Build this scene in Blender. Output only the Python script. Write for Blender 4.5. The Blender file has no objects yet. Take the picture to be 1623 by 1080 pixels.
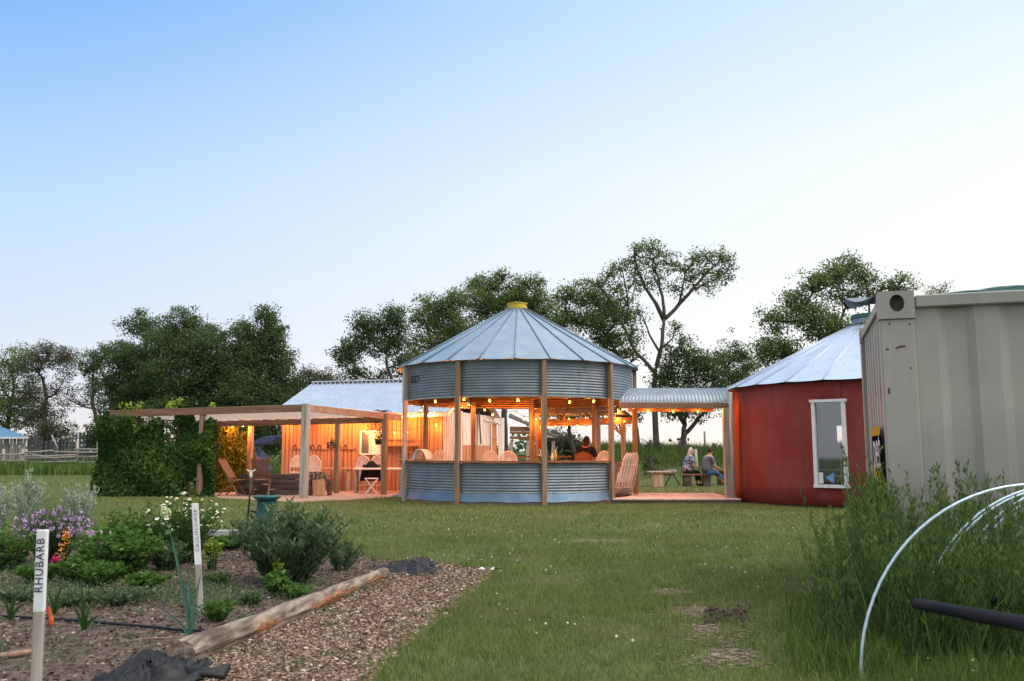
import bpy, bmesh, math, random
import numpy as np
from mathutils import Vector, Matrix
random.seed(7)
rng = np.random.default_rng(11)
R_ = math.radians
# ------------------------------------------------------------------ scene, camera, sky, sun
S = bpy.context.scene
COL = S.collection
F, CX, CY, H = 1380.0, 811.5, 540.0, 1.28          # focal length in photo pixels, image centre, eye height
T = math.atan(175.0 / F)
cam_d = bpy.data.cameras.new('camera'); cam = bpy.data.objects.new('camera', cam_d); COL.objects.link(cam)
cam.location = (0, 0, H); cam.rotation_euler = (math.pi / 2 + T, 0, 0)
cam_d.sensor_width = 36; cam_d.lens = F / 1623 * 36; cam_d.clip_end = 6000; cam_d.clip_start = 0.05
cam_d.dof.use_dof = True; cam_d.dof.focus_distance = 21.0; cam_d.dof.aperture_fstop = 4.5
S.camera = cam
S.view_settings.view_transform = 'Standard'; S.view_settings.look = 'None'
S.view_settings.exposure = 0.34; S.view_settings.gamma = 1.0
S.cycles.max_bounces = 6; S.cycles.transparent_max_bounces = 12
S.cycles.sample_clamp_indirect = 4.0

W = bpy.data.worlds.new('World'); S.world = W; W.use_nodes = True
nt = W.node_tree; nt.nodes.clear()
def N(t, typ, **k):
    n = t.nodes.new(typ)
    for a, b in k.items(): setattr(n, a, b)
    return n
GLOW_AZ = 55.0
tc = N(nt, 'ShaderNodeTexCoord'); sx = N(nt, 'ShaderNodeSeparateXYZ'); nt.links.new(tc.outputs['Generated'], sx.inputs[0])
dot = N(nt, 'ShaderNodeVectorMath', operation='DOT_PRODUCT'); nt.links.new(tc.outputs['Generated'], dot.inputs[0])
dot.inputs[1].default_value = (math.sin(R_(GLOW_AZ)), math.cos(R_(GLOW_AZ)), 0)
mr = N(nt, 'ShaderNodeMapRange', interpolation_type='SMOOTHSTEP'); nt.links.new(dot.outputs['Value'], mr.inputs[0])
mr.inputs[1].default_value = -0.18; mr.inputs[2].default_value = 1.0
def ramp(t, stops, interp='LINEAR'):
    r = N(t, 'ShaderNodeValToRGB'); e = r.color_ramp.elements; r.color_ramp.interpolation = interp
    while len(e) > 1: e.remove(e[-1])
    e[0].position = stops[0][0]; e[0].color = (*stops[0][1], 1)
    for p, c in stops[1:]:
        q = e.new(p); q.color = (*c, 1)
    return r
ra = ramp(nt, [(0, (.72, .68, .73)), (.10, (.62, .69, .83)), (.25, (.42, .62, .88)), (.47, (.095, .35, .82)), (.62, (.36, .56, .88)), (1, (1.25, 1.3, 1.35))])
rb = ramp(nt, [(0, (.92, .82, .79)), (.10, (.90, .87, .87)), (.30, (.84, .88, .92)), (.50, (.60, .77, .90)), (.8, (.95, 1.05, 1.15)), (1, (1.3, 1.32, 1.36))])
nt.links.new(sx.outputs[2], ra.inputs[0]); nt.links.new(sx.outputs[2], rb.inputs[0])
mx = N(nt, 'ShaderNodeMixRGB'); nt.links.new(mr.outputs[0], mx.inputs[0]); nt.links.new(ra.outputs[0], mx.inputs[1]); nt.links.new(rb.outputs[0], mx.inputs[2])
# the sky behind the camera, opposite the afterglow, is pale and even
mb_ = N(nt, 'ShaderNodeMapRange', interpolation_type='SMOOTHSTEP'); nt.links.new(sx.outputs[1], mb_.inputs[0])
mb_.inputs[1].default_value = .35; mb_.inputs[2].default_value = -.35
mx2 = N(nt, 'ShaderNodeMixRGB'); nt.links.new(mb_.outputs[0], mx2.inputs[0]); nt.links.new(mx.outputs[0], mx2.inputs[1]); mx2.inputs[2].default_value = (.80, .82, .86, 1)
sky = N(nt, 'ShaderNodeTexSky'); sky.sky_type = 'NISHITA'; sky.sun_disc = False
sky.sun_elevation = R_(9); sky.sun_rotation = R_(GLOW_AZ); sky.altitude = 700
b1 = N(nt, 'ShaderNodeBackground'); nt.links.new(mx2.outputs[0], b1.inputs[0]); b1.inputs[1].default_value = 0.88
b2 = N(nt, 'ShaderNodeBackground'); nt.links.new(sky.outputs[0], b2.inputs[0]); b2.inputs[1].default_value = 0.012
ad = N(nt, 'ShaderNodeAddShader'); nt.links.new(b1.outputs[0], ad.inputs[0]); nt.links.new(b2.outputs[0], ad.inputs[1])
wo = N(nt, 'ShaderNodeOutputWorld'); nt.links.new(ad.outputs[0], wo.inputs[0])

sd = bpy.data.lights.new('sun', 'SUN'); sun = bpy.data.objects.new('sun', sd); COL.objects.link(sun)
sd.energy = 2.7; sd.angle = R_(60); sd.color = (1.0, .90, .80)
sv = Vector((math.sin(R_(GLOW_AZ)) * .75, -.25, .9))
sun.rotation_euler = sv.to_track_quat('Z', 'Y').to_euler()

# ------------------------------------------------------------------ photo pixel -> world helpers (authoring only: everything gets a real distance)
def at(px, py, Y):
    u, v = (px - CX) / F, (CY - py) / F
    d = Vector((u, math.cos(T) - v * math.sin(T), math.sin(T) + v * math.cos(T)))
    return Vector((0, 0, H)) + d * (Y / d.y)
def g(px, py, z=0.0):
    u, v = (px - CX) / F, (CY - py) / F
    d = Vector((u, math.cos(T) - v * math.sin(T), math.sin(T) + v * math.cos(T)))
    k = (z - H) / d.z
    return Vector((0, 0, H)) + d * k

# ------------------------------------------------------------------ materials
MC = {}
def mat(name, col, rough=.8, metal=0.0, col2=None, scale=5.0, stretch=(1, 1, 1), bump=0.0, detail=4, rnd=None, emit=None, trans=0.0, spec=.3, patch=None):
    if name in MC: return MC[name]
    if rnd is not None: spec = .12
    m = bpy.data.materials.new(name); m.use_nodes = True; t = m.node_tree
    b = t.nodes['Principled BSDF']; b.inputs['Roughness'].default_value = rough; b.inputs['Metallic'].default_value = metal
    b.inputs['Specular IOR Level'].default_value = spec
    b.inputs['Base Color'].default_value = (*col, 1)
    tco = N(t, 'ShaderNodeTexCoord'); mp = N(t, 'ShaderNodeMapping'); mp.inputs['Scale'].default_value = stretch
    t.links.new(tco.outputs['Object'], mp.inputs[0])
    ns = N(t, 'ShaderNodeTexNoise'); ns.inputs['Scale'].default_value = scale; ns.inputs['Detail'].default_value = detail
    t.links.new(mp.outputs[0], ns.inputs['Vector'])
    src = None
    if col2 is not None:
        r = ramp(t, [(.32, col), (.68, col2)]); t.links.new(ns.outputs['Fac'], r.inputs[0]); src = r.outputs[0]
    if rnd is not None:                                     # per-leaf / per-blade tint from a face attribute
        at_ = N(t, 'ShaderNodeAttribute'); at_.attribute_name = 'rnd'
        r2 = ramp(t, rnd); t.links.new(at_.outputs['Fac'], r2.inputs[0])
        if src is None: src = r2.outputs[0]
        else:
            mm = N(t, 'ShaderNodeMixRGB'); mm.inputs[0].default_value = .5
            t.links.new(src, mm.inputs[1]); t.links.new(r2.outputs[0], mm.inputs[2]); src = mm.outputs[0]
    if patch is not None:                                   # broad patches of another tone
        pc, ps, lo, hi = patch
        n2 = N(t, 'ShaderNodeTexNoise'); n2.inputs['Scale'].default_value = ps; n2.inputs['Detail'].default_value = 5
        t.links.new(tco.outputs['Object'], n2.inputs['Vector'])
        q = N(t, 'ShaderNodeMapRange'); q.inputs[1].default_value = lo; q.inputs[2].default_value = hi
        t.links.new(n2.outputs['Fac'], q.inputs[0])
        mm = N(t, 'ShaderNodeMixRGB'); t.links.new(q.outputs[0], mm.inputs[0])
        if src is None: mm.inputs[1].default_value = (*col, 1)
        else: t.links.new(src, mm.inputs[1])
        mm.inputs[2].default_value = (*pc, 1); src = mm.outputs[0]
    if src is not None: t.links.new(src, b.inputs['Base Color'])
    if bump:
        bp = N(t, 'ShaderNodeBump'); bp.inputs['Strength'].default_value = bump; bp.inputs['Distance'].default_value = .02
        t.links.new(ns.outputs['Fac'], bp.inputs['Height']); t.links.new(bp.outputs[0], b.inputs['Normal'])
    if emit:
        b.inputs['Emission Color'].default_value = (*emit[0], 1); b.inputs['Emission Strength'].default_value = emit[1]
    if trans:
        tr = N(t, 'ShaderNodeBsdfTranslucent'); ms = N(t, 'ShaderNodeMixShader'); ms.inputs[0].default_value = trans
        if src is not None: t.links.new(src, tr.inputs[0])
        else: tr.inputs[0].default_value = (*col, 1)
        t.links.new(b.outputs[0], ms.inputs[1]); t.links.new(tr.outputs[0], ms.inputs[2])
        t.links.new(ms.outputs[0], t.nodes['Material Output'].inputs[0])
    MC[name] = m
    return m
WZ = (1, 1, .06)      # grain runs up
WX = (.06, 1, 1)
m_post = mat('post_wood', (.17, .105, .068), .85, col2=(.33, .23, .16), scale=22, stretch=WZ, bump=.5)
m_greypost = mat('grey_post_wood', (.24, .22, .19), .85, col2=(.46, .43, .38), scale=20, stretch=WZ, bump=.5)
m_beam = mat('beam_wood', (.15, .085, .05), .8, col2=(.26, .155, .095), scale=14, stretch=(.1, .1, 1), bump=.3)
m_rafter = mat('pale_rafter', (.80, .73, .66), .8, col2=(.88, .83, .77), scale=9, bump=.2)
m_counter = mat('counter_wood', (.16, .07, .04), .6, col2=(.26, .12, .07), scale=9, stretch=(1, 1, 1), bump=.2)
m_galv = mat('galvanised_steel', (.20, .245, .295), .52, .7, col2=(.265, .315, .365), scale=3.0, detail=6, spec=.5, patch=((.20, .19, .18), 2.3, .55, .80))
m_roofm = mat('pavilion_roof_steel', (.26, .35, .43), .45, .7, col2=(.33, .415, .49), scale=2.2, detail=7, spec=.5, patch=((.30, .36, .40), 1.7, .52, .72))
m_rib = mat('roof_rib_steel', (.19, .27, .35), .5, .7)
m_shedroof = mat('shed_roof_steel', (.45, .52, .61), .4, .6, col2=(.52, .59, .67), scale=2, spec=.5)
m_redroof = mat('bright_roof_steel', (.48, .56, .70), .38, .6, col2=(.56, .63, .76), scale=2.5, spec=.5)
m_yellow = mat('yellow_paint', (.62, .45, .04), .5, col2=(.5, .36, .05), scale=8)
m_red = mat('red_plywood', (.19, .044, .041), .85, col2=(.23, .053, .048), scale=7, stretch=(1, 1, .25), bump=.25, patch=((.20, .030, .028), 1.1, .45, .62))
m_white = mat('white_paint', (.72, .75, .78), .5, col2=(.62, .65, .68), scale=9)
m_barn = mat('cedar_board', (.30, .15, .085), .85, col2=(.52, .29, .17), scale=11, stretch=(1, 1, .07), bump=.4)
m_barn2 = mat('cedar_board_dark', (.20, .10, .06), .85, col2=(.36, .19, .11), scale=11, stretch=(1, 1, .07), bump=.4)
m_wash = mat('whitewashed_board', (.40, .35, .32), .85, col2=(.78, .73, .70), scale=10, stretch=(1, 1, .08), bump=.4)
m_orange = mat('stained_door', (.42, .16, .05), .7, col2=(.5, .2, .07), scale=8, stretch=WZ)
m_dark = mat('weathered_dark_timber', (.045, .036, .032), .9, col2=(.13, .10, .085), scale=8, stretch=(.1, 1, 1), bump=.6)
m_black = mat('black_metal', (.018, .018, .02), .5, col2=(.03, .03, .032), scale=10)
m_chair = mat('beige_chair_plastic', (.62, .50, .44), .5, col2=(.68, .56, .49), scale=6)
m_frame = mat('cream_tube', (.66, .60, .56), .4, .2)
m_teak = mat('brown_slat_wood', (.17, .085, .05), .7, col2=(.28, .15, .09), scale=12, bump=.2)
m_deck = mat('pale_deck_board', (.50, .38, .32), .8, col2=(.66, .53, .46), scale=6, stretch=(1, .12, 1), bump=.3)
m_cont = mat('container_paint', (.305, .298, .275), .5, col2=(.35, .342, .315), scale=1.6, detail=8, patch=((.215, .225, .215), .9, .45, .72), spec=.4)
m_rust = mat('rust', (.10, .035, .02), .9)
m_grey = mat('grey_timber', (.25, .25, .25), .85, col2=(.40, .41, .43), scale=8, stretch=(.1, 1, 1), bump=.3)
m_trunk = mat('bark', (.055, .043, .036), .95, col2=(.12, .095, .08), scale=12, stretch=(1, 1, .3), bump=.8)
m_log = mat('weathered_log', (.085, .062, .048), .95, col2=(.37, .295, .235), scale=24, stretch=(.9, .10, 1), bump=1.0, detail=12, patch=((.10, .075, .058), 3.5, .50, .66))
m_rot = mat('split_heartwood', (.17, .075, .04), .9, col2=(.42, .19, .095), scale=40, stretch=(1, .3, 1), bump=.9)
m_teal = mat('teal_enamel', (.012, .075, .072), .4, col2=(.022, .11, .10), scale=7, patch=((.30, .34, .33), 9, .62, .70))
m_cloth = mat('black_landscape_fabric', (.008, .009, .012), .5, col2=(.022, .020, .022), scale=14, bump=.4)
m_rubber = mat('black_poly_pipe', (.016, .020, .030), .7, spec=.1)
m_tube = mat('pale_blue_conduit', (.42, .58, .68), .35, .5, col2=(.60, .72, .80), scale=40)
m_skin = mat('skin', (.50, .27, .19), .6)
m_char = mat('black_fabric', (.015, .015, .018), .9)
m_stone = mat('concrete_rubble', (.32, .31, .29), .9, col2=(.45, .44, .41), scale=12, bump=.4)
m_ink = mat('marker_ink', (.04, .04, .07), .7)
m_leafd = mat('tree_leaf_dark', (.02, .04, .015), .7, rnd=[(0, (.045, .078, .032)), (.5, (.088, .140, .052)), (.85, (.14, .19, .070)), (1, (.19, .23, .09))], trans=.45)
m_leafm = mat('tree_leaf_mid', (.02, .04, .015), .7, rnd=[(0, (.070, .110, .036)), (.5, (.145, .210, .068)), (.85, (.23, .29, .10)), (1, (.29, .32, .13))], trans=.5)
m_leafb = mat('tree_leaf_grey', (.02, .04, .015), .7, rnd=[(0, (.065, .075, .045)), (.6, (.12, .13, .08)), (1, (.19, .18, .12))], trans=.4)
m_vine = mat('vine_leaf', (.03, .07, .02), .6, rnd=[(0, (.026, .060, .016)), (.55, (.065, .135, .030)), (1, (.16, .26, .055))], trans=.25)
m_vineb = mat('vine_leaf_bulb_lit', (.03, .07, .02), .6, rnd=[(0, (.06, .07, .012)), (.55, (.13, .14, .02)), (1, (.24, .22, .03))], trans=.25)  # yellowed copy of the vine leaf: bulb light put into the leaf colour
m_grass = mat('lawn_blade', (.05, .09, .03), .7, col2=(.115, .180, .045), scale=.8, rnd=[(0, (.080, .125, .032)), (.5, (.24, .32, .095)), (.85, (.42, .48, .17)), (1, (.66, .60, .36))], trans=.45, patch=((.24, .25, .11), .9, .50, .74))
m_tall = mat('meadow_blade', (.05, .09, .03), .7, rnd=[(0, (.040, .080, .018)), (.6, (.095, .175, .038)), (1, (.19, .27, .07))], trans=.3, patch=((.09, .11, .04), .25, .5, .7))
m_ground = mat('lawn_soil', (.065, .085, .032), .95, col2=(.115, .140, .050), scale=1.7, detail=10, bump=.4, patch=((.13, .115, .065), .45, .52, .75))
m_soil = mat('garden_soil', (.045, .031, .024), .95, col2=(.15, .11, .085), scale=9, detail=10, bump=1.0)
m_mulch = mat('mulch', (.15, .10, .072), .95, col2=(.30, .225, .17), scale=22, detail=8, bump=1.0)
m_chip = mat('chip', (.2, .15, .1), .9, rnd=[(0, (.07, .045, .032)), (.4, (.23, .155, .11)), (.8, (.40, .29, .21)), (1, (.60, .53, .46))])
m_dirt = mat('dry_dirt', (.20, .15, .115), .95, col2=(.32, .25, .19), scale=14, bump=.5)
m_gravel = mat('red_gravel', (.30, .19, .155), .95, col2=(.48, .34, .28), scale=40, detail=6, bump=.8)
m_weed = mat('weed_leaf', (.03, .07, .02), .7, rnd=[(0, (.045, .080, .026)), (.6, (.105, .175, .050)), (1, (.23, .31, .09))], trans=.45)
m_sage = mat('sage_leaf', (.05, .09, .05), .7, rnd=[(0, (.045, .080, .040)), (.6, (.115, .180, .085)), (1, (.27, .33, .17))], trans=.35)
m_silver = mat('silver_leaf', (.3, .35, .3), .8, rnd=[(0, (.24, .31, .24)), (1, (.58, .64, .50))], trans=.3)
m_garden = mat('garden_leaf', (.05, .1, .03), .6, rnd=[(0, (.040, .090, .022)), (.6, (.090, .19, .040)), (1, (.21, .34, .075))], trans=.4)
m_lime = mat('lime_leaf', (.2, .3, .03), .6, rnd=[(0, (.14, .24, .03)), (1, (.34, .44, .06))], trans=.3)
m_leek = mat('leek_leaf', (.05, .14, .10), .5, col2=(.09, .2, .14), scale=4, trans=.15)
m_petw = mat('white_petal', (.80, .80, .74), .7)
m_petp = mat('lilac_petal', (.38, .22, .44), .8, rnd=[(0, (.34, .20, .42)), (1, (.72, .54, .76))])
m_peto = mat('orange_petal', (.60, .24, .04), .7)
m_petm = mat('magenta_petal', (.55, .02, .16), .7)
m_glass = None
def glass():
    m = bpy.data.materials.new('window_glass'); m.use_nodes = True; t = m.node_tree; t.nodes.clear()
    a = N(t, 'ShaderNodeBsdfTransparent'); b = N(t, 'ShaderNodeBsdfGlossy'); b.inputs['Roughness'].default_value = .03
    b.inputs[0].default_value = (.75, .78, .85, 1)
    x = N(t, 'ShaderNodeMixShader'); x.inputs[0].default_value = .22; o = N(t, 'ShaderNodeOutputMaterial')
    t.links.new(a.outputs[0], x.inputs[1]); t.links.new(b.outputs[0], x.inputs[2]); t.links.new(x.outputs[0], o.inputs[0]); return m
m_glass = glass()
m_bulb = mat('lit_bulb', (1, .6, .25), .5, emit=((1.0, .41, .13), 2.1))
m_poly = mat('white_roof_panel', (.90, .88, .86), .5, trans=.85)

def streaks(m, col, sc, lo, hi, amt=.5):
    t = m.node_tree; b = t.nodes['Principled BSDF']; src = b.inputs['Base Color'].links[0].from_socket
    tco = N(t, 'ShaderNodeTexCoord'); mp = N(t, 'ShaderNodeMapping'); mp.inputs['Scale'].default_value = (sc, sc, sc * .05); t.links.new(tco.outputs['Object'], mp.inputs[0])
    ns = N(t, 'ShaderNodeTexNoise'); ns.inputs['Scale'].default_value = 1.0; ns.inputs['Detail'].default_value = 8; t.links.new(mp.outputs[0], ns.inputs[0])
    q = N(t, 'ShaderNodeMapRange'); q.inputs[1].default_value = lo; q.inputs[2].default_value = hi; q.inputs[4].default_value = amt; t.links.new(ns.outputs['Fac'], q.inputs[0])
    mm = N(t, 'ShaderNodeMixRGB'); t.links.new(q.outputs[0], mm.inputs[0]); t.links.new(src, mm.inputs[1]); mm.inputs[2].default_value = (*col, 1); t.links.new(mm.outputs[0], b.inputs['Base Color'])
streaks(m_cont, (.19, .175, .155), 9, .55, .80, .35)
streaks(m_red, (.14, .030, .030), 7, .50, .75, .45)
streaks(m_galv, (.30, .27, .25), 5, .55, .8, .5)
streaks(m_roofm, (.34, .33, .33), 3, .55, .8, .45)
streaks(m_white, (.45, .44, .42), 20, .55, .8, .5)
# ------------------------------------------------------------------ mesh helpers
class MB:
    def __init__(s): s.v = []; s.f = []; s.r = []; s.sm = []
    def add(s, vs, fs, smooth=False):
        o = len(s.v); s.v += [tuple(v) for v in vs]; s.f += [tuple(i + o for i in f) for f in fs]; s.sm += [smooth] * len(fs); return s
    def box(s, c, d, rz=0, M=None):
        x, y, z = d[0] / 2, d[1] / 2, d[2] / 2
        vs = [Vector((a * x, b * y, e * z)) for a in (-1, 1) for b in (-1, 1) for e in (-1, 1)]
        m = (M if M is not None else Matrix.Rotation(rz, 3, 'Z')); c = Vector(c)
        return s.add([m @ v + c for v in vs], [(0, 1, 3, 2), (4, 6, 7, 5), (0, 4, 5, 1), (2, 3, 7, 6), (0, 2, 6, 4), (1, 5, 7, 3)])
    def beam(s, p0, p1, w, h, up=(0, 0, 1)):                 # w across, h along up
        p0, p1 = Vector(p0), Vector(p1); d = (p1 - p0); L = d.length; d.normalize()
        up = Vector(up)
        if abs(d.dot(up)) > .98: up = Vector((0, 1, 0))
        x = d.cross(up).normalized(); z = x.cross(d).normalized()
        return s.box((p0 + p1) / 2, (w, L, h), M=Matrix((x, d, z)).transposed())
    def tube(s, pts, r, n=8, cap=True, smooth=True, ref=None):
        pts = [Vector(p) for p in pts]; rr = r if isinstance(r, (list, tuple)) else [r] * len(pts)
        vs = []; up = Vector((0, 0, 1))
        for i, p in enumerate(pts):
            d = (pts[min(i + 1, len(pts) - 1)] - pts[max(i - 1, 0)])
            d = d.normalized() if d.length > 1e-9 else Vector((0, 0, 1))
            u = Vector(ref) if ref else (up if abs(d.dot(up)) < .95 else Vector((1, 0, 0)))
            x = d.cross(u).normalized(); y = x.cross(d).normalized()
            for k in range(n):
                a = 2 * math.pi * k / n; vs.append(p + x * math.cos(a) * rr[i] + y * math.sin(a) * rr[i])
        fs = [(i * n + k, i * n + (k + 1) % n, (i + 1) * n + (k + 1) % n, (i + 1) * n + k) for i in range(len(pts) - 1) for k in range(n)]
        if cap: fs += [tuple(range(n - 1, -1, -1)), tuple((len(pts) - 1) * n + k for k in range(n))]
        return s.add(vs, fs, smooth)
    def lathe(s, prof, c=(0, 0, 0), n=24, smooth=True):
        c = Vector(c); vs = []
        for r, z in prof:
            for k in range(n):
                a = 2 * math.pi * k / n; vs.append(c + Vector((r * math.cos(a), r * math.sin(a), z)))
        fs = [(i * n + k, i * n + (k + 1) % n, (i + 1) * n + (k + 1) % n, (i + 1) * n + k) for i in range(len(prof) - 1) for k in range(n)]
        return s.add(vs, fs, smooth)
    def grid(s, fn, us, vs_, smooth=True, skip=None):
        vv = [fn(u, v) for v in vs_ for u in us]; nu = len(us); fs = []
        for j in range(len(vs_) - 1):
            for i in range(nu - 1):
                if skip and skip((us[i] + us[i + 1]) / 2, (vs_[j] + vs_[j + 1]) / 2): continue
                fs.append((j * nu + i, j * nu + i + 1, (j + 1) * nu + i + 1, (j + 1) * nu + i))
        return s.add(vv, fs, smooth)
    def ball(s, c, r, n=8, m=6, sc=(1, 1, 1)):
        c = Vector(c)
        prof = [(math.sin(math.pi * j / m), -math.cos(math.pi * j / m)) for j in range(m + 1)]
        vs = [c + Vector((a * math.cos(2 * math.pi * k / n) * r * sc[0], a * math.sin(2 * math.pi * k / n) * r * sc[1], b * r * sc[2])) for a, b in prof for k in range(n)]
        fs = [(i * n + k, i * n + (k + 1) % n, (i + 1) * n + (k + 1) % n, (i + 1) * n + k) for i in range(m) for k in range(n)]
        return s.add(vs, fs, True)
    def build(s, name, m, parent=None, bevel=0.0):
        me = bpy.data.meshes.new(name); me.from_pydata(s.v, [], s.f)
        me.polygons.foreach_set('use_smooth', s.sm); me.materials.append(m); me.update()
        o = bpy.data.objects.new(name, me); COL.objects.link(o)
        if parent is not None: o.parent = parent
        if bevel:
            b = o.modifiers.new('bevel', 'BEVEL'); b.width = bevel; b.segments = 1; b.limit_method = 'ANGLE'
        return o
def npmesh(name, V, Fc, m, parent=None, rnd=None, smooth=False):
    V = np.ascontiguousarray(V, dtype=np.float32).reshape(-1, 3); Fc = np.ascontiguousarray(Fc, dtype=np.int32)
    me = bpy.data.meshes.new(name); nf, k = Fc.shape
    me.vertices.add(len(V)); me.vertices.foreach_set('co', V.ravel())
    me.loops.add(nf * k); me.loops.foreach_set('vertex_index', Fc.ravel())
    me.polygons.add(nf); me.polygons.foreach_set('loop_start', np.arange(nf, dtype=np.int32) * k)
    me.polygons.foreach_set('loop_total', np.full(nf, k, dtype=np.int32))
    me.update(calc_edges=True); me.materials.append(m)
    if smooth: me.polygons.foreach_set('use_smooth', np.ones(nf, dtype=bool))
    if rnd is not None:
        a = me.attributes.new('rnd', 'FLOAT', 'FACE'); a.data.foreach_set('value', np.ascontiguousarray(rnd, dtype=np.float32))
    o = bpy.data.objects.new(name, me); COL.objects.link(o)
    if parent is not None: o.parent = parent
    return o
def tag(o, label=None, cat=None, group=None, kind=None):
    if label: o['label'] = label
    if cat: o['category'] = cat
    if group: o['group'] = group
    if kind: o['kind'] = kind
    return o
def thing(name, label, cat, loc=(0, 0, 0), rz=0, group=None):
    o = bpy.data.objects.new(name, None); COL.objects.link(o); o.location = loc; o.rotation_euler = (0, 0, rz)
    o.empty_display_size = .2
    return tag(o, label, cat, group)
def kids(o): return [c for c in o.children]
def copy_tree(o, loc, rz, label, group=None, parent=None):
    c = o.copy(); COL.objects.link(c)
    if parent is None:
        c.location = loc; c.rotation_euler = (0, 0, rz); c['label'] = label
        if group: c['group'] = group
    else: c.parent = parent
    for ch in kids(o): copy_tree(ch, None, None, None, parent=c)
    return c
def leaves(C, size, asp=.5, up=0.0, axis=None, flat=False):
    """diamond leaves: C centres (n,3); returns verts (n*4,3) and quads"""
    n = len(C); size = np.broadcast_to(size, (n,))
    d = rng.normal(size=(n, 3)) if axis is None else axis + rng.normal(size=(n, 3)) * .35
    d[:, 2] += up; d /= np.linalg.norm(d, axis=1)[:, None]
    r = rng.normal(size=(n, 3)); x = np.cross(d, r); x /= np.linalg.norm(x, axis=1)[:, None] + 1e-9
    L = size[:, None]
    nn = np.cross(d, x)
    V = np.stack([C - d * L * .5, C + x * L * asp * .5 + nn * L * .08, C + d * L * .5, C - x * L * asp * .5 + nn * L * .08], axis=1)
    return V.reshape(-1, 3), np.arange(n * 4).reshape(n, 4)
def np_pip(P, poly):
    x, y = P[:, 0], P[:, 1]; ins = np.zeros(len(P), bool); n = len(poly)
    for i in range(n):
        x0, y0 = poly[i][:2]; x1, y1 = poly[(i + 1) % n][:2]
        if y0 == y1: continue
        c = ((y0 > y) != (y1 > y)) & (x < (x1 - x0) * (y - y0) / (y1 - y0) + x0); ins ^= c
    return ins
def text_mesh(name, txt, size, m, parent, M, extrude=.0015, spacing=1.0):
    cu = bpy.data.curves.new(name, 'FONT'); cu.body = txt; cu.size = size; cu.extrude = extrude; cu.align_x = 'CENTER'; cu.align_y = 'CENTER'; cu.space_character = spacing
    to = bpy.data.objects.new(name, cu); COL.objects.link(to); bpy.context.view_layer.update()
    me = bpy.data.meshes.new_from_object(to.evaluated_get(bpy.context.evaluated_depsgraph_get()))
    bpy.data.objects.remove(to); bpy.data.curves.remove(cu)
    me.transform(M); me.materials.clear(); me.materials.append(m); me.name = name
    o = bpy.data.objects.new(name, me); COL.objects.link(o); o.parent = parent; return o
def frame_M(origin, xdir, updir):
    x = Vector(xdir).normalized(); y = Vector(updir).normalized(); z = x.cross(y)
    return Matrix.Translation(origin) @ Matrix((x, y, z)).transposed().to_4x4()

# ------------------------------------------------------------------ key places
PC = Vector((.148, 23.95, 0)); PR = 3.13                       # corrugated pavilion
RC = Vector((9.41, 22.65, 0)); RR = 3.65                      # red round building
def cyl(c, r, th, z=0): return Vector((c.x + r * math.sin(R_(th)), c.y - r * math.cos(R_(th)), z))   # th=0 faces the camera, + to the right
garden_poly = [g(-260, 846), g(386, 850), g(480, 862), g(560, 880), g(640, 893), g(612, 915), g(300, 1080), g(150, 1250), g(-600, 1250)]
path_poly = [g(606, 900), g(700, 897), g(796, 905), g(770, 925), g(742, 950), g(700, 985), g(655, 1020), g(612, 1062), g(560, 1110), g(430, 1250), g(100, 1250), g(215, 1120), g(300, 1062), g(420, 1000), g(530, 945)]
pad_poly = [g(330, 777), g(345, 790), g(470, 797), g(560, 793), g(640, 787), g(655, 770), g(560, 765), g(400, 765)]

# ------------------------------------------------------------------ the setting
gm = MB(); gm.grid(lambda u, v: (u, v, 0), [-3000, -400, -100, 0, 100, 400, 3000], [-60, 0, 60, 400, 3000], smooth=False)
tag(gm.build('ground', m_ground), kind='structure')
def sheet(name, poly, z, m, wob=.06, sub=10):
    mb = MB(); pts = []
    for i in range(len(poly)):
        a, b = poly[i], poly[(i + 1) % len(poly)]
        L = (b - a).length; n = max(1, int(min(L / .12, 60)))
        for k in range(n):
            p = a.lerp(b, k / n); w = wob * (.4 + min(1, p.y / 12))
            pts.append(Vector((p.x + random.uniform(-w, w), p.y + random.uniform(-w, w), z)))
    mb.add(pts, [tuple(range(len(pts)))])
    o = mb.build(name, m)
    bmm = bmesh.new(); bmm.from_mesh(o.data); bmesh.ops.triangulate(bmm, faces=bmm.faces[:]); bmm.to_mesh(o.data); bmm.free()
    if o.data.polygons and o.data.polygons[0].normal.z < 0: o.data.flip_normals()
    return tag(o, kind='structure')
sheet('garden_soil', garden_poly, .004, m_soil)
sheet('mulch_path', path_poly, .008, m_mulch)
sheet('gravel_pad', pad_poly, .006, m_gravel, wob=.03)
def blob(cx, cy, rx, ry, n=14): return [g(cx + rx * math.cos(2 * math.pi * k / n) * random.uniform(.75, 1.15), cy + ry * math.sin(2 * math.pi * k / n) * random.uniform(.75, 1.15)) for k in range(n)]
dirt_polys = [blob(1105, 972, 50, 9), blob(1310, 932, 40, 10), blob(1160, 1040, 60, 12), blob(1060, 940, 40, 6), blob(940, 858, 70, 3), blob(1120, 1000, 26, 8)]

dc = []
for (cx, cy, rx, ry, n_) in ((1105, 966, 40, 8, 1700), (1310, 930, 30, 7, 800), (1165, 1046, 44, 9, 450), (1060, 940, 30, 4, 260), (1135, 1000, 34, 12, 700)):
    for k in range(n_):
        q = g(random.gauss(cx, rx), random.gauss(cy, ry)); dc.append((q.x, q.y, random.uniform(.002, .012)))
dc = np.array(dc); a_ = rng.uniform(0, 6.28, len(dc)); V, Fc = leaves(dc, rng.uniform(.02, .07, len(dc)), .8, axis=np.stack([np.cos(a_), np.sin(a_), np.zeros(len(dc))], 1) * 8)
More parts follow.
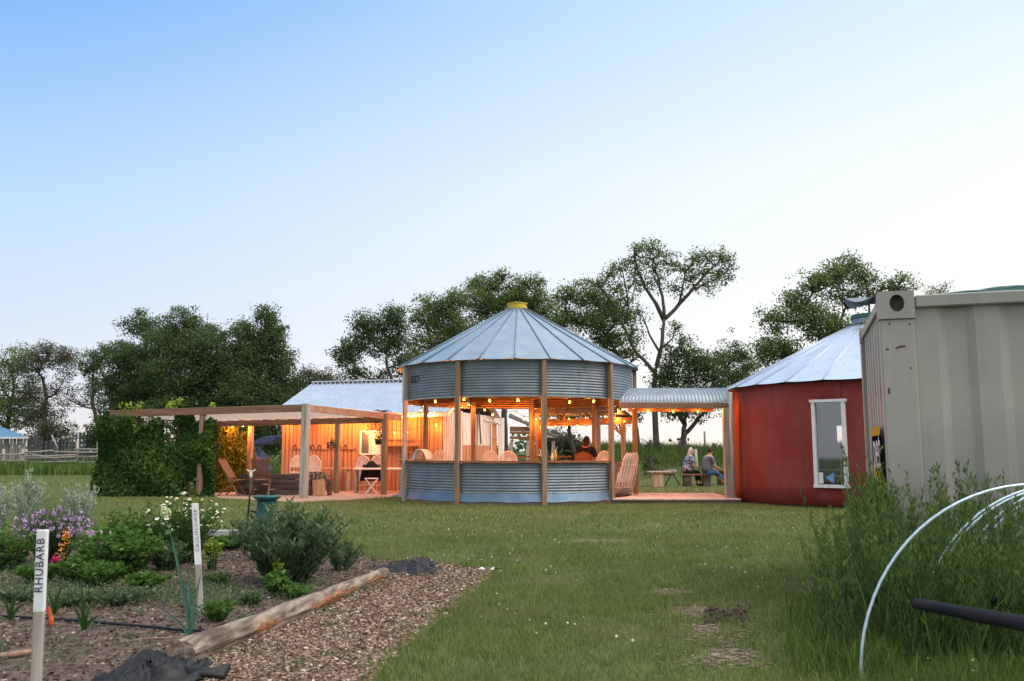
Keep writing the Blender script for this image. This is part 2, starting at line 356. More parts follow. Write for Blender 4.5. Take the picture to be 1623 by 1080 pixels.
# flat flakes of dry earth: keep them horizontal
V = V.reshape(-1, 4, 3); V[:, :, 2] = dc[:, None, 2]; V = V.reshape(-1, 3)
tag(npmesh('bare_earth', V, Fc, mat('earth_flake', (.2, .15, .1), .95, rnd=[(0, (.13, .095, .07)), (1, (.30, .225, .17))]), rnd=rng.random(len(dc))), kind='stuff')
# disturbed dark earth clod
cl = []
for k in range(220):
    p = g(random.uniform(1118, 1182), random.gauss(980, 5), 0)
    cl.append((p.x, p.y, abs(random.gauss(.0, .018))))
cb = MB()
for p in cl: cb.ball(p, random.uniform(.008, .022), 5, 4)
tag(cb.build('soil_clods', mat('dark_clod', (.05, .036, .028), .95, col2=(.10, .075, .06), scale=30)), kind='stuff')

# meadow berm beyond the lawn (rises to the tree line)
def berm(u, v):
    y0, z0 = [(44.5, -.02), (46, .55), (49, .95), (54, 1.12), (62, 1.15), (85, 1.1), (140, .8), (300, -.5)][v]
    return (u, y0 + .8 * math.sin(u * .21) * (v == 0), z0 + (.1 * math.sin(u * .33) if v else 0))
bm_ = MB(); bm_.grid(berm, [x * 2.5 for x in range(2, 34)], list(range(8)), smooth=True)
tag(bm_.build('meadow_bank', m_ground), kind='structure')
def berm_z(x, y):
    ys = [44.5, 46, 49, 54, 62, 85]; zs = [0, .55, .95, 1.12, 1.15, 1.1]
    return float(np.interp(y, ys, zs)) + .1 * math.sin(x * .33) if x > 5 else 0.0

# ------------------------------------------------------------------ grass (stuff)
def in_any(P, polys):
    m = np.zeros(len(P), bool)
    for q in polys: m |= np_pip(P, q)
    return m
def blades(n, y0, y1, hmin, hmax, w, excl=True, lean=.5, power=1.0, xr=None):
    Y = np.sqrt(rng.uniform(y0 * y0, y1 * y1, n)); X = rng.uniform(-.64, .64, n) * Y if xr is None else rng.uniform(xr[0], xr[1], n)
    P = np.stack([X, Y], 1)
    if excl:
        bad = in_any(P, [garden_poly, path_poly, pad_poly]) | (in_any(P, dirt_polys) & (rng.random(len(P)) > .12))
        bad |= (np.hypot(P[:, 0] - PC.x, P[:, 1] - PC.y) < PR + .05) | (np.hypot(P[:, 0] - RC.x, P[:, 1] - RC.y) < RR + .03)
        bad |= (P[:, 0] > 2.4) & (P[:, 0] < 5.9) & (P[:, 1] > 21.55) & (P[:, 1] < 24.9)
        # thin, worn spots
        worn = np.sin(P[:, 0] * 1.7 + 1.3 * np.sin(P[:, 1] * .9)) * np.sin(P[:, 1] * 1.1 + 1.1 * np.sin(P[:, 0] * 1.3))
        bad |= (worn > .5) & (rng.random(len(P)) < .35)
        P = P[~bad]
    n = len(P); h = rng.uniform(hmin, hmax, n) * (1 + .35 * np.sin(P[:, 0] * 2.1) * np.cos(P[:, 1] * 1.7)); ww = w * rng.uniform(.6, 1.3, n)
    a = rng.uniform(0, 2 * np.pi, n); dx, dy = np.cos(a), np.sin(a)
    b = rng.uniform(0, 2 * np.pi, n); l = rng.uniform(.1, lean, n) * h * 1.6
    return P, h, ww, dx, dy, np.cos(b) * l, np.sin(b) * l
def blade_mesh(name, sets, m, zf=None):
    VV, FF, RR_ = [], [], []; off = 0
    for (P, h, ww, dx, dy, lx, ly) in sets:
        n = len(P); z = np.zeros(n) if zf is None else zf(P)
        b1_ = np.stack([P[:, 0] - dx * ww, P[:, 1] - dy * ww, z], 1); b2_ = np.stack([P[:, 0] + dx * ww, P[:, 1] + dy * ww, z], 1)
        m1 = np.stack([P[:, 0] - dx * ww * .7 + lx * .35, P[:, 1] - dy * ww * .7 + ly * .35, z + h * .6], 1)
        m2 = np.stack([P[:, 0] + dx * ww * .7 + lx * .35, P[:, 1] + dy * ww * .7 + ly * .35, z + h * .6], 1)
        t = np.stack([P[:, 0] + lx, P[:, 1] + ly, z + h], 1)
        V = np.stack([b1_, b2_, m1, m2, t], 1).reshape(-1, 3)
        i = (np.arange(n) * 5)[:, None] + off
        FF.append(np.concatenate([i + [0, 1, 3], i + [0, 3, 2], i + [2, 3, 4]])); r = rng.random(n)
        RR_.append(np.concatenate([r, r, r])); VV.append(V); off += n * 5
    return npmesh(name, np.concatenate(VV), np.concatenate(FF), m, rnd=np.concatenate(RR_))
gset = [blades(210000, 3.6, 8.5, .025, .060, .0020), blades(190000, 8.5, 14, .025, .055, .0032), blades(150000, 14, 24, .025, .055, .006, lean=.6), blades(90000, 24, 47, .03, .06, .012, lean=.6)]
def tufts(n, y0, y1, per, sp_, h0, h1, w, pts=None):
    base = blades(n, y0, y1, .1, .1, .01)[0] if pts is None else pts
    P = np.repeat(base, per, axis=0); P = P + rng.normal(size=P.shape) * sp_; n = len(P); h = rng.uniform(h0, h1, n) * np.repeat(rng.uniform(.6, 1.2, len(base)), per); a = rng.uniform(0, 6.28, n); b = rng.uniform(0, 6.28, n); l = rng.uniform(.2, .8, n) * h
    return P, h, w * rng.uniform(.6, 1.3, n), np.cos(a), np.sin(a), np.cos(b) * l, np.sin(b) * l
gset += [tufts(900, 4, 9, 26, .035, .05, .10, .0024), tufts(1500, 9, 18, 22, .05, .05, .09, .004)]
edge = []
for a_, c_ in zip(path_poly[1:9], path_poly[2:10]):
    for k in range(int((c_ - a_).length / .03)): q = a_.lerp(c_, random.random()); edge.append((q.x + random.gauss(.03, .07), q.y + random.gauss(0, .07)))
for a_, c_ in ((garden_poly[0], garden_poly[1]), (garden_poly[1], garden_poly[2]), (garden_poly[2], garden_poly[3]), (garden_poly[3], garden_poly[4])):
    for k in range(int((c_ - a_).length / .05)): q = a_.lerp(c_, random.random()); edge.append((q.x + random.gauss(0, .08), q.y + random.gauss(0, .08)))
gset.append(tufts(0, 0, 0, 14, .03, .04, .09, .0028, np.array(edge)))
tag(blade_mesh('lawn_grass', gset, m_grass), kind='stuff')
# clover heads
P = blades(1500, 4.2, 17, .02, .05, .004)[0]; P = P[(np.sin(P[:, 0] * 2.3 + 2 + np.sin(P[:, 1] * 2)) + np.cos(P[:, 1] * 1.9 + P[:, 0]) > .35)][:330]
cb = MB()
for x, y in P:
    if x < -1.0 and y > 15: continue
    cb.ball((x, y, random.uniform(.04, .085)), random.uniform(.003, .0115), 5, 4)
tag(cb.build('clover_flowers', mat('clover_white', (.55, .53, .42), .9)), kind='stuff')
# tall meadow grass: on the bank at right, a band at left
def zb(P): return np.array([berm_z(x, y) for x, y in P])
s1 = blades(60000, 44.6, 62, .35, .8, .018, excl=False, lean=.4); k_ = (s1[0][:, 0] > 5) & (s1[0][:, 0] < 24)
s1 = tuple(a[k_] for a in s1)
tag(blade_mesh('meadow_grass', [s1], m_tall, zb), kind='stuff')
s2 = blades(60000, 46.2, 60, .35, .75, .02, excl=False, lean=.35); k_ = (s2[0][:, 0] < 4)
s2 = tuple(a[k_] for a in s2)
tag(blade_mesh('meadow_grass', [s2], m_tall), kind='stuff')

# ------------------------------------------------------------------ trees
def bez(a, b, bow, n=6):
    a, b = Vector(a), Vector(b); m = (a + b) / 2 + Vector(bow); return [a * (1 - t) ** 2 + m * 2 * t * (1 - t) + b * t * t for t in [i / n for i in range(n + 1)]]
def tree(label, Y, trunk, blobs, leafm, dens=1.0, lsize=.17, tr=.22, group='trees along the far side of the yard', bare=6, sub=.42, name='broadleaf_tree', z0=None, cat='tree', limbs=()):
    """trunk: list of (px,py) from base to fork ; blobs: (px,py,rx,ry[,density])"""
    mpp = Y / F
    pts = [at(x, y, Y) for x, y in trunk]
    pts[0].z = 0 if z0 is None else z0
    base = pts[0].copy(); root = thing(name, label, cat, base, group=group)
    tm = MB(); L = [p - base for p in pts]
    for i, p in enumerate(L[1:-1]): p.y += random.uniform(-.4, .4)
    sm = []
    for i in range(len(L) - 1):
        for k in range(4): sm.append(L[i].lerp(L[i + 1], k / 4) + Vector((random.uniform(-1, 1), random.uniform(-1, 1), 0)) * tr * .18)
    sm.append(L[-1]); nn = len(sm)
    tm.tube(sm, [tr * .85 * (1.35 if i == 0 else 1.0) * (1 - .55 * i / nn) for i in range(nn)], 9)
    Cs = []; Rn = []
    nodes = []
    for (lr, lp) in limbs:
        lpts = [at(x, y, Y) - base + Vector((0, random.uniform(-.3, .3), 0)) for x, y in lp]; sm2 = []
        for i in range(len(lpts) - 1):
            for k in range(3): sm2.append(lpts[i].lerp(lpts[i + 1], k / 3) + Vector((random.uniform(-1, 1), random.uniform(-1, 1), random.uniform(-1, 1))) * .05)
        sm2.append(lpts[-1]); tm.tube(sm2, [lr * (1 - .8 * i / len(sm2)) + .01 for i in range(len(sm2))], 6); nodes += sm2[2:]
    for bl in sorted(blobs, key=lambda q: (at(q[0], q[1], Y) - base - sm[-1]).length):
        cx, cy, rx, ry = bl[:4]; dn = bl[4] if len(bl) > 4 else 1.0
        c = at(cx, cy, Y) - base; c.y += random.uniform(-.5, .5) * rx * mpp
        a, b = rx * mpp * 1.14, ry * mpp * 1.14; dep = max(a, b) * .8
        # limb from the nearest point of the trunk below the blob
        cand = [p for p in sm if p.z < c.z - .3] or sm
        cand = ([] if limbs else cand) + [p for p in nodes if p.z < c.z + .2]; cand = cand or sm
        s0 = min(cand, key=lambda p: (p - c).length + .10 * abs(p.z - sm[-1].z))
        q = bez(s0, c, ((c.x - s0.x) * .12, 0, -.12 * (c - s0).length if abs(c.x - s0.x) > 1 else 0)); r0 = tr * (.30 if not limbs else .13)
        tm.tube(q, [r0 * (1 - .75 * i / 6) + .012 for i in range(7)], 6)
        nodes += q[2:5]
        for k in range(bare):
            th = random.uniform(0, 6.28); ph = random.uniform(-.6, 1.2)
            e = c + Vector((a * math.cos(th) * math.cos(ph), dep * math.sin(th) * math.cos(ph), b * math.sin(ph))) * random.uniform(.55, .88)
            s_ = q[random.randint(3, 6)]
            w = bez(s_, e, (random.uniform(-.3, .3), random.uniform(-.3, .3), random.uniform(-.1, .4)), 5)
            tm.tube(w, [.026 * (1 - i / 6) * (tr / .2) + .006 for i in range(6)], 4, cap=False)
            for j in range(3):
                s2_ = w[random.randint(2, 4)]; tm.tube([s2_, s2_ + Vector((random.gauss(0, .3), random.gauss(0, .3), random.uniform(-.1, .5)))], [.022, .006], 3, cap=False)
        nsub = max(6, int(dn * dens * 50 * (a * b) ** .85))
        for k in range(nsub):
            v = rng.normal(size=3); v /= np.linalg.norm(v); rad = rng.uniform(.12, 1) ** .5; out = rng.random() < .22
            rad *= 1 + .22 * math.sin(5 * v[0] + cx) * math.cos(4 * v[2] + cy) + (rng.uniform(.05, .38) if out else 0)
            sc = np.array([c.x + v[0] * a * rad, c.y + v[1] * dep * rad, c.z + v[2] * b * rad])
            m = int(rng.uniform(14, 34) if out else rng.uniform(26, 66)); s = sub * 1.2 * (rng.uniform(.35, .7) if out else rng.uniform(.5, 1.2))
            if rng.random() < (.5 if out else .16):
                s_ = q[rng.integers(3, 7)]; e = Vector(sc); tm.tube([s_, s_.lerp(e, .5) + Vector((0, 0, .12)), e], [.022, .014, .006], 3, cap=False)
            Cs.append(sc + np.clip(rng.normal(size=(m, 3)), -1.7, 1.7) * s * np.array([.62, .62, .42]))
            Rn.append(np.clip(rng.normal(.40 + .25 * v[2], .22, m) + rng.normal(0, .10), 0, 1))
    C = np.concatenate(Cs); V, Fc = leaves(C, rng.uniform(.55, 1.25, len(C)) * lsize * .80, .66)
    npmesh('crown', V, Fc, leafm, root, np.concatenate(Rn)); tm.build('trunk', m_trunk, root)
    return root
D = 1.0
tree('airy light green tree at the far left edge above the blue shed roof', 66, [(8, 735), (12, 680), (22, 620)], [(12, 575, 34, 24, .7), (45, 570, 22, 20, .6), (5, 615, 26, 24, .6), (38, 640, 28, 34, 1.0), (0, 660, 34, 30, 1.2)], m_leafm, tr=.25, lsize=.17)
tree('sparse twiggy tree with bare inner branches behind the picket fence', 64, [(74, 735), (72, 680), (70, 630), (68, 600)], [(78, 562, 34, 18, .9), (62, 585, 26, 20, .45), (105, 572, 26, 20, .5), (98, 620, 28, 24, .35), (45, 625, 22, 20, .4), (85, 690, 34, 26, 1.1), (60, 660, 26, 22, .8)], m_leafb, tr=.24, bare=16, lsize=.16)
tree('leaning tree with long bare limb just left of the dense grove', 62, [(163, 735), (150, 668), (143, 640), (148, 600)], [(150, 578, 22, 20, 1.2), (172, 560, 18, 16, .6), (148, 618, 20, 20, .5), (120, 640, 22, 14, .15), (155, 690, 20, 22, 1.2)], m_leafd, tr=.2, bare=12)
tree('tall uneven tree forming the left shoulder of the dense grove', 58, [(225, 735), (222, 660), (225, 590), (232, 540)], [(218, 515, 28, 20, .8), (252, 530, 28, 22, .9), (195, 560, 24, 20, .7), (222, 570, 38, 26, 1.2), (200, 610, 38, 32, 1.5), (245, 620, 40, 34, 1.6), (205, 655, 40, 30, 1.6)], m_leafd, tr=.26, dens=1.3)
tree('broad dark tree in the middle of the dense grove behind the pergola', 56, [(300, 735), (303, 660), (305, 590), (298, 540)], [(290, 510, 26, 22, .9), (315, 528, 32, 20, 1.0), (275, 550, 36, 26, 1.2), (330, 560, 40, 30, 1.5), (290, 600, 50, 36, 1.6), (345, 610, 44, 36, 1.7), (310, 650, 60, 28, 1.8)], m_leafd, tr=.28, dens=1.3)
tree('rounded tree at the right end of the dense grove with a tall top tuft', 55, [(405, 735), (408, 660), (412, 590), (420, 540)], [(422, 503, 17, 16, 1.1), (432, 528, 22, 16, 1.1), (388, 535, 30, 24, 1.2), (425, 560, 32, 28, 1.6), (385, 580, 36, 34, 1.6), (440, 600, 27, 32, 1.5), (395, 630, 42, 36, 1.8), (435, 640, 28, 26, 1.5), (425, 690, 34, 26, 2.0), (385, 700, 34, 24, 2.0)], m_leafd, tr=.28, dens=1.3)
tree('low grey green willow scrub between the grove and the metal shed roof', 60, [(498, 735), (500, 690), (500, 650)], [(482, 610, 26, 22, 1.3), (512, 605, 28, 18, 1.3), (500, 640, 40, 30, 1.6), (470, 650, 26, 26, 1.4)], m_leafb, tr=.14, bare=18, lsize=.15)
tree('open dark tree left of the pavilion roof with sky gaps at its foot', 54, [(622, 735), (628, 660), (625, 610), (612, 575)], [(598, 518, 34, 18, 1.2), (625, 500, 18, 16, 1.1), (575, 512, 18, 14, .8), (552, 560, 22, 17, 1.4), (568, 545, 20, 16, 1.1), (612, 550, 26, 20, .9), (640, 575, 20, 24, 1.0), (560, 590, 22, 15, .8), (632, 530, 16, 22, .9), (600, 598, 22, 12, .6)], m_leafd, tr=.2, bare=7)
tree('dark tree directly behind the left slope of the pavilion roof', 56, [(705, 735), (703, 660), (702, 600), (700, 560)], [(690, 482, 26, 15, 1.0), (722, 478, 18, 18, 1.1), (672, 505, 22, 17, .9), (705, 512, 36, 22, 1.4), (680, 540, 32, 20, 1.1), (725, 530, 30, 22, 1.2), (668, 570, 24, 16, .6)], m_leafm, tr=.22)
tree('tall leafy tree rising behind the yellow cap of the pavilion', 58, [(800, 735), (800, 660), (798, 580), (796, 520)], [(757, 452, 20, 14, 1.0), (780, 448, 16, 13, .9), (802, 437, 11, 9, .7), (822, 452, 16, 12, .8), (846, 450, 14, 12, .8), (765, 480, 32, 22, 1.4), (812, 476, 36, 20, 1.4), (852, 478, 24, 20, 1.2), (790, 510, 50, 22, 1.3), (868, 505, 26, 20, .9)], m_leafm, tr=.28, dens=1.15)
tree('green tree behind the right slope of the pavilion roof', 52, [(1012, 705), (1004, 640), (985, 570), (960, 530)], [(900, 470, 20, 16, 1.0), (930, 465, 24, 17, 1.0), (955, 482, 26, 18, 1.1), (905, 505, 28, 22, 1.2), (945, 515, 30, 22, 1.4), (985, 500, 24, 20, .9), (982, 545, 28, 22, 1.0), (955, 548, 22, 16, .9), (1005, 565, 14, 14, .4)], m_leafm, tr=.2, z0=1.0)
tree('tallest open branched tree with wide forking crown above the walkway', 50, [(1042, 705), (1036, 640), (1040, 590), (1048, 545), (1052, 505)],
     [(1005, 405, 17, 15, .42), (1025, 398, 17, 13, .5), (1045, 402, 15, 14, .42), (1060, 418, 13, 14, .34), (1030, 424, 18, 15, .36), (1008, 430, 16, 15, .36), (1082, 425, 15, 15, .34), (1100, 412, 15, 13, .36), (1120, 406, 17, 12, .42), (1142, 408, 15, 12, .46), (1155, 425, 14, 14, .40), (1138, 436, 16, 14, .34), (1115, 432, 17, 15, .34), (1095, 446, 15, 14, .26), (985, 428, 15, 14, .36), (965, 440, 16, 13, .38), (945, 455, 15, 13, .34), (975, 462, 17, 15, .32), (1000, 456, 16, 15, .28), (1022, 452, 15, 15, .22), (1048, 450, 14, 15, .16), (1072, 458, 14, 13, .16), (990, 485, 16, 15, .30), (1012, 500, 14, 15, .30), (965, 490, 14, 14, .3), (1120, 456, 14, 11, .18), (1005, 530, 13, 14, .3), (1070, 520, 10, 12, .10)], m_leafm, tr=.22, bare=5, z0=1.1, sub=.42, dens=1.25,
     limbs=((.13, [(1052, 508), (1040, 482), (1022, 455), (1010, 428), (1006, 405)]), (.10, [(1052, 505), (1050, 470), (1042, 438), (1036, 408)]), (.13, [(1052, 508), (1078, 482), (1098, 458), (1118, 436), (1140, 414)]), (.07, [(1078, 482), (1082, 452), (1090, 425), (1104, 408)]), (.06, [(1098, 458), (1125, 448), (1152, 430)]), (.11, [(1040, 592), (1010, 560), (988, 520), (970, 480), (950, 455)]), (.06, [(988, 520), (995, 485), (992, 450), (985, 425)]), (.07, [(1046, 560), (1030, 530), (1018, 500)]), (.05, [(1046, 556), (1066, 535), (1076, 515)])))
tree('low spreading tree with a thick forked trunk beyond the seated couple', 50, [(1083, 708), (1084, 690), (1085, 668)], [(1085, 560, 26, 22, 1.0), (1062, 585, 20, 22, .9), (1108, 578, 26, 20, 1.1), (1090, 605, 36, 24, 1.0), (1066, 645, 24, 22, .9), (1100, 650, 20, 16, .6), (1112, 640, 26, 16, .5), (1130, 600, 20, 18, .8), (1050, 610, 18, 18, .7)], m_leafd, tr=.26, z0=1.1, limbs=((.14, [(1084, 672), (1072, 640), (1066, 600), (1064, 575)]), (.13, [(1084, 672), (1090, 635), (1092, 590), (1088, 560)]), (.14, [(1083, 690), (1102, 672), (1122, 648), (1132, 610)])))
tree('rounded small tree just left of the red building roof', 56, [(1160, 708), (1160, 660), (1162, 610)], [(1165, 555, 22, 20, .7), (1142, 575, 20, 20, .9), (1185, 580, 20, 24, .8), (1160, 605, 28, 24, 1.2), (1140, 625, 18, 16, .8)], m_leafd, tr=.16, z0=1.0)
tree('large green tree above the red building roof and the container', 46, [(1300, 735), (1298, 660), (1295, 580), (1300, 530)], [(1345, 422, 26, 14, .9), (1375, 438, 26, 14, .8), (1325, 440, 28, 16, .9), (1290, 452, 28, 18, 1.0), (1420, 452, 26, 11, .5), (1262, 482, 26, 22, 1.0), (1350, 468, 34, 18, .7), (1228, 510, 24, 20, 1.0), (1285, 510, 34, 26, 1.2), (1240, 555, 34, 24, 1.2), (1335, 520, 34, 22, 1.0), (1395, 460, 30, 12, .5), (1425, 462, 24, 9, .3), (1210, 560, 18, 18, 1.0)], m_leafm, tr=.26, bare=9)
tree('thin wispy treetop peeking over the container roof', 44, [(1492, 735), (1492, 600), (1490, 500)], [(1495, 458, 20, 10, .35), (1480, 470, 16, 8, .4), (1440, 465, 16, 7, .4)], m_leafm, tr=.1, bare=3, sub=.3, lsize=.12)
for px, yy in ((902, 52), (985, 53)):
    tree('slim dark tree seen under the pavilion roof, %s' % ('left of the person in black' if px == 902 else 'its trunk leaning left by the walkway'), yy, [(px + 8, 705), (px, 680), (px - 6, 660)], [(px - 8, 660, 22, 16, 1.0), (px + 16, 655, 18, 14, .8)], m_leafd, tr=.16, z0=1.0)
tree('round green bush on the meadow bank behind the pavilion', 60, [(895, 720), (895, 715), (895, 708)], [(895, 702, 22, 12, 2), (872, 700, 14, 14, 2), (918, 708, 16, 8, 2)], m_leafb, tr=.08, name='bush', cat='bush', bare=3)
tree('feathery young green shrub behind the plank table beyond the walkway', 41, [(1030, 753), (1030, 735), (1030, 722)], [(1029, 712, 3, 10, .5), (1022, 738, 8, 8, .7), (1040, 732, 6, 9, .5), (1030, 748, 12, 6, .8)], m_tall, tr=.03, name='shrub', cat='shrub', bare=5, sub=.13, lsize=.07, dens=1.6)
# distant hedge line closing the horizon
far = []
for k in range(2600):
    x = random.uniform(-110, 110); y = random.uniform(84, 96); hh = 2.0 + 1.3 * math.sin(x * .13) + .7 * math.sin(x * .41)
    if x > 5: hh *= .35
    far.append(rng.normal(size=(9, 3)) * .5 + np.array([x, y, random.uniform(0, max(.5, hh))]))
V, Fc = leaves(np.concatenate(far), .5, .8); tag(npmesh('distant_brush', V, Fc, m_leafd, rnd=rng.random(len(Fc))), kind='stuff')

# ------------------------------------------------------------------ left background: blue roofed shed, fences
def wall_boards(mb, p0, p1, z0, z1, bw=.16, gap=.012, th=.03, jag=0.0, off=0.0):
    p0, p1 = Vector(p0), Vector(p1); d = (p1 - p0); L = d.length; d.normalize(); n = int(L / (bw + gap)); ang = math.atan2(d.y, d.x)
    nrm = Vector((d.y, -d.x, 0))
    for i in range(n):
        w = bw * random.uniform(.85, 1.0); c = p0 + d * ((i + .5) * L / n) + nrm * (off + random.uniform(0, .008))
        a = z1 + random.uniform(-jag, jag); mb.box((c.x, c.y, (z0 + a) / 2), (w, th, a - z0), ang)
    return mb
YS = 60
sh = thing('board_shed', 'small weathered board shed with blue roof at the far left edge', 'shed', (at(-20, 700, YS).x, YS, 0))
p = lambda px, py, Y, o: at(px, py, Y) - o.location
b_ = MB(); wall_boards(b_, p(-80, 700, YS, sh) * Vector((1, 1, 0)), p(42, 700, YS, sh) * Vector((1, 1, 0)), 0, 2.25, .2, .02)
b_.build('wall', mat('shed_grey_board', (.16, .14, .13), .9, col2=(.42, .39, .36), scale=5, stretch=(1, 1, .08)), sh)
e0 = p(-120, 693, YS - .4, sh); e1 = p(46, 693, YS - .4, sh); r0 = p(-120, 668, YS + 3, sh); r1 = p(-10, 672, YS + 3, sh)
b_ = MB(); b_.add([e0, e1, r1, r0, e0 - Vector((0, 0, .05)), e1 - Vector((0, 0, .05)), r1 - Vector((0, 0, .05)), r0 - Vector((0, 0, .05))], [(0, 1, 2, 3), (4, 7, 6, 5), (1, 5, 6, 2)])
b_.build('roof', mat('blue_metal_roof', (.13, .27, .42), .5, .3), sh)
b_ = MB(); b_.beam(e0 - Vector((0, .03, .05)), e1 - Vector((0, .03, .05)), .03, .13); b_.build('fascia', m_white, sh)
# picket slab fence
fn = thing('slab_fence', 'tall grey fence of uneven vertical slabs with sky in the gaps', 'fence', (at(100, 715, 63).x, 63, 0))
b_ = MB(); x = 48
while x < 172:
    gap = 8.5 if x < 95 else 5.6
    top = (691 if x < 66 else 700) if x < 98 else (693 if x < 113 else (686 if x < 130 else random.choice([687, 688, 694, 686])))
    if x > 140: top = 683
    q = p(x, top + random.uniform(-1.5, 1.5), 63, fn); wd = random.uniform(.09, .17) if x > 95 else random.uniform(.25, .36)
    b_.box((q.x, random.uniform(-.03, .03), q.z / 2), (wd, .04, q.z), 0, Matrix.Rotation(random.uniform(-.03, .03), 3, 'Y')); x += gap
b_.build('slab', mat('slab_grey', (.10, .10, .12), .9, col2=(.22, .22, .25), scale=6, stretch=WZ), fn)
b_ = MB()
for yy in (703, 709, 720): b_.beam(p(48, yy, 63.1, fn), p(175, yy, 63.1, fn), .05, .12)
b_.build('rail', m_dark, fn)
rf = thing('pole_corral_fence', 'grey pole corral fence with sagging rails in the tall grass', 'fence', (at(80, 740, 54).x, 54, 0))
for xx in (5, 36, 40, 122, 155, 250):
    b_ = MB(); b0 = p(xx, 745, 54, rf); t0 = p(xx + 1, 712 if xx < 100 else 700, 54, rf)
    if xx == 5 or xx == 250: t0.z = 1.4
    b_.tube([(b0.x, 0, 0), (t0.x, 0, t0.z)], [.11, .09], 8); b_.build('post', m_greypost, rf)
b_ = MB()
for (x0, y0, x1, y1) in ((0, 721, 38, 719), (0, 730, 38, 730), (40, 717, 84, 714), (42, 733, 120, 731), (40, 723, 122, 721), (42, 726, 120, 724), (84, 716, 160, 717), (122, 724, 260, 722), (122, 733, 260, 731), (46, 719, 90, 727), (120, 712, 260, 714)):
    b_.tube([p(x0, y0, 53.85, rf), p((x0 + x1) / 2, (y0 + y1) / 2 + .7, 53.85, rf), p(x1, y1, 53.85, rf)], .05, 6)
b_.build('rail', m_greypost, rf)
b_ = MB(); b_.tube([at(82, 690, 58), at(92, 712, 57.5)], .05, 6); tag(b_.build('leaning_pole', m_greypost), 'single pale pole leaning against the slab fence', 'pole')
b_ = MB(); q = at(1117, 700, 58); b_.tube([(q.x, 58, 1.0), (q.x, 58, at(1117, 684, 58).z)], .07, 6); tag(b_.build('fence_post', m_greypost), 'lone thin post on the skyline right of the forked tree', 'post')
b_ = MB(); q = g(1105, 760); b_.tube([(q.x, q.y, 0), (q.x - .04, q.y, at(1102, 712, q.y).z)], .07, 7); tag(b_.build('fence_post', m_greypost), 'short grey post standing between the seated couple', 'post')

# ------------------------------------------------------------------ blue hatchback with open tailgate
YC = 37.0
car = thing('hatchback_car', 'dark blue hatchback with its tailgate raised, behind the climbing vine', 'car', (at(418, 730, YC).x, YC, 0))
m_carp = mat('car_paint', (.02, .035, .10), .5, .0, col2=(.025, .045, .12), scale=3, spec=.6); m_cglass = mat('car_glass', (.02, .025, .03), .1, spec=.8)
def car_body():
    prof = [(0, .35), (.02, .95), (-.05, 1.02), (-.42, 1.48), (-1.2, 1.55), (-2.1, 1.5), (-2.85, 1.02), (-4.0, .88), (-4.25, .6), (-4.2, .3)]
    mb = MB(); ws = [.86, .88, .86, .66, .66, .66, .82, .84, .80, .82]
    L = [(x, -w, z) for (x, z), w in zip(prof, ws)]; Rr = [(x, w, z) for (x, z), w in zip(prof, ws)]; n = len(prof)
    mb.add(L + Rr, [tuple(range(n)), tuple(range(2 * n - 1, n - 1, -1))] + [(i, n + i, n + (i + 1) % n, (i + 1) % n) for i in range(n)]); return mb
car_body().build('body', m_carp, car, bevel=.03)
for s in (-1, 1):
    b_ = MB(); b_.add([(-.5, s * .70, 1.42), (-2.0, s * .70, 1.42), (-2.7, s * .845, 1.04), (-.25, s * .875, 1.04)], [(0, 1, 2, 3)]); b_.build('side_window', m_cglass, car)
    b_ = MB(); b_.box((.0, s * .76, .95), (.07, .12, .2)); b_.build('tail_light', mat('tail_lamp', (.5, .03, .03), .3), car)
    for xx in (-.75, -3.4):
        wb = MB(); wb.tube([(xx, s * .9, .32), (xx, s * .68, .32)], .32, 20); w_ = wb.build('wheel', m_rubber, car)
        hb = MB(); hb.tube([(xx, s * .93, .32), (xx, s * .88, .32)], .19, 14); hb.build('rim', mat('alloy', (.4, .4, .42), .35, .8), w_)
b_ = MB(); b_.box((.10, 0, .52), (.16, 1.6, .22)); b_.build('bumper', m_carp, car, bevel=.04)
tg = MB(); pr_ = [(-.42, 1.50), (-.40, 1.60), (.1, 1.86), (.72, 1.93), (.74, 1.88), (.50, 1.66), (.32, 1.58), (0, 1.56)]; n_ = len(pr_)
tg.add([(x, -.62, z) for x, z in pr_] + [(x, .62, z) for x, z in pr_], [tuple(range(n_)), tuple(range(2 * n_ - 1, n_ - 1, -1))] + [(i, n_ + i, n_ + (i + 1) % n_, (i + 1) % n_) for i in range(n_)]); tgo = tg.build('tailgate', m_carp, car, bevel=.02)
b_ = MB(); b_.add([(-.33, -.52, 1.651), (.07, -.56, 1.857), (.07, .56, 1.857), (-.33, .52, 1.651)], [(0, 1, 2, 3)]); b_.build('rear_window', m_cglass, tgo)
for s in (-1, 1): b_ = MB(); b_.tube([(-.06, s * .6, 1.05), (.12, s * .6, 1.60)], .015, 6); b_.build('gas_strut', m_black, car)

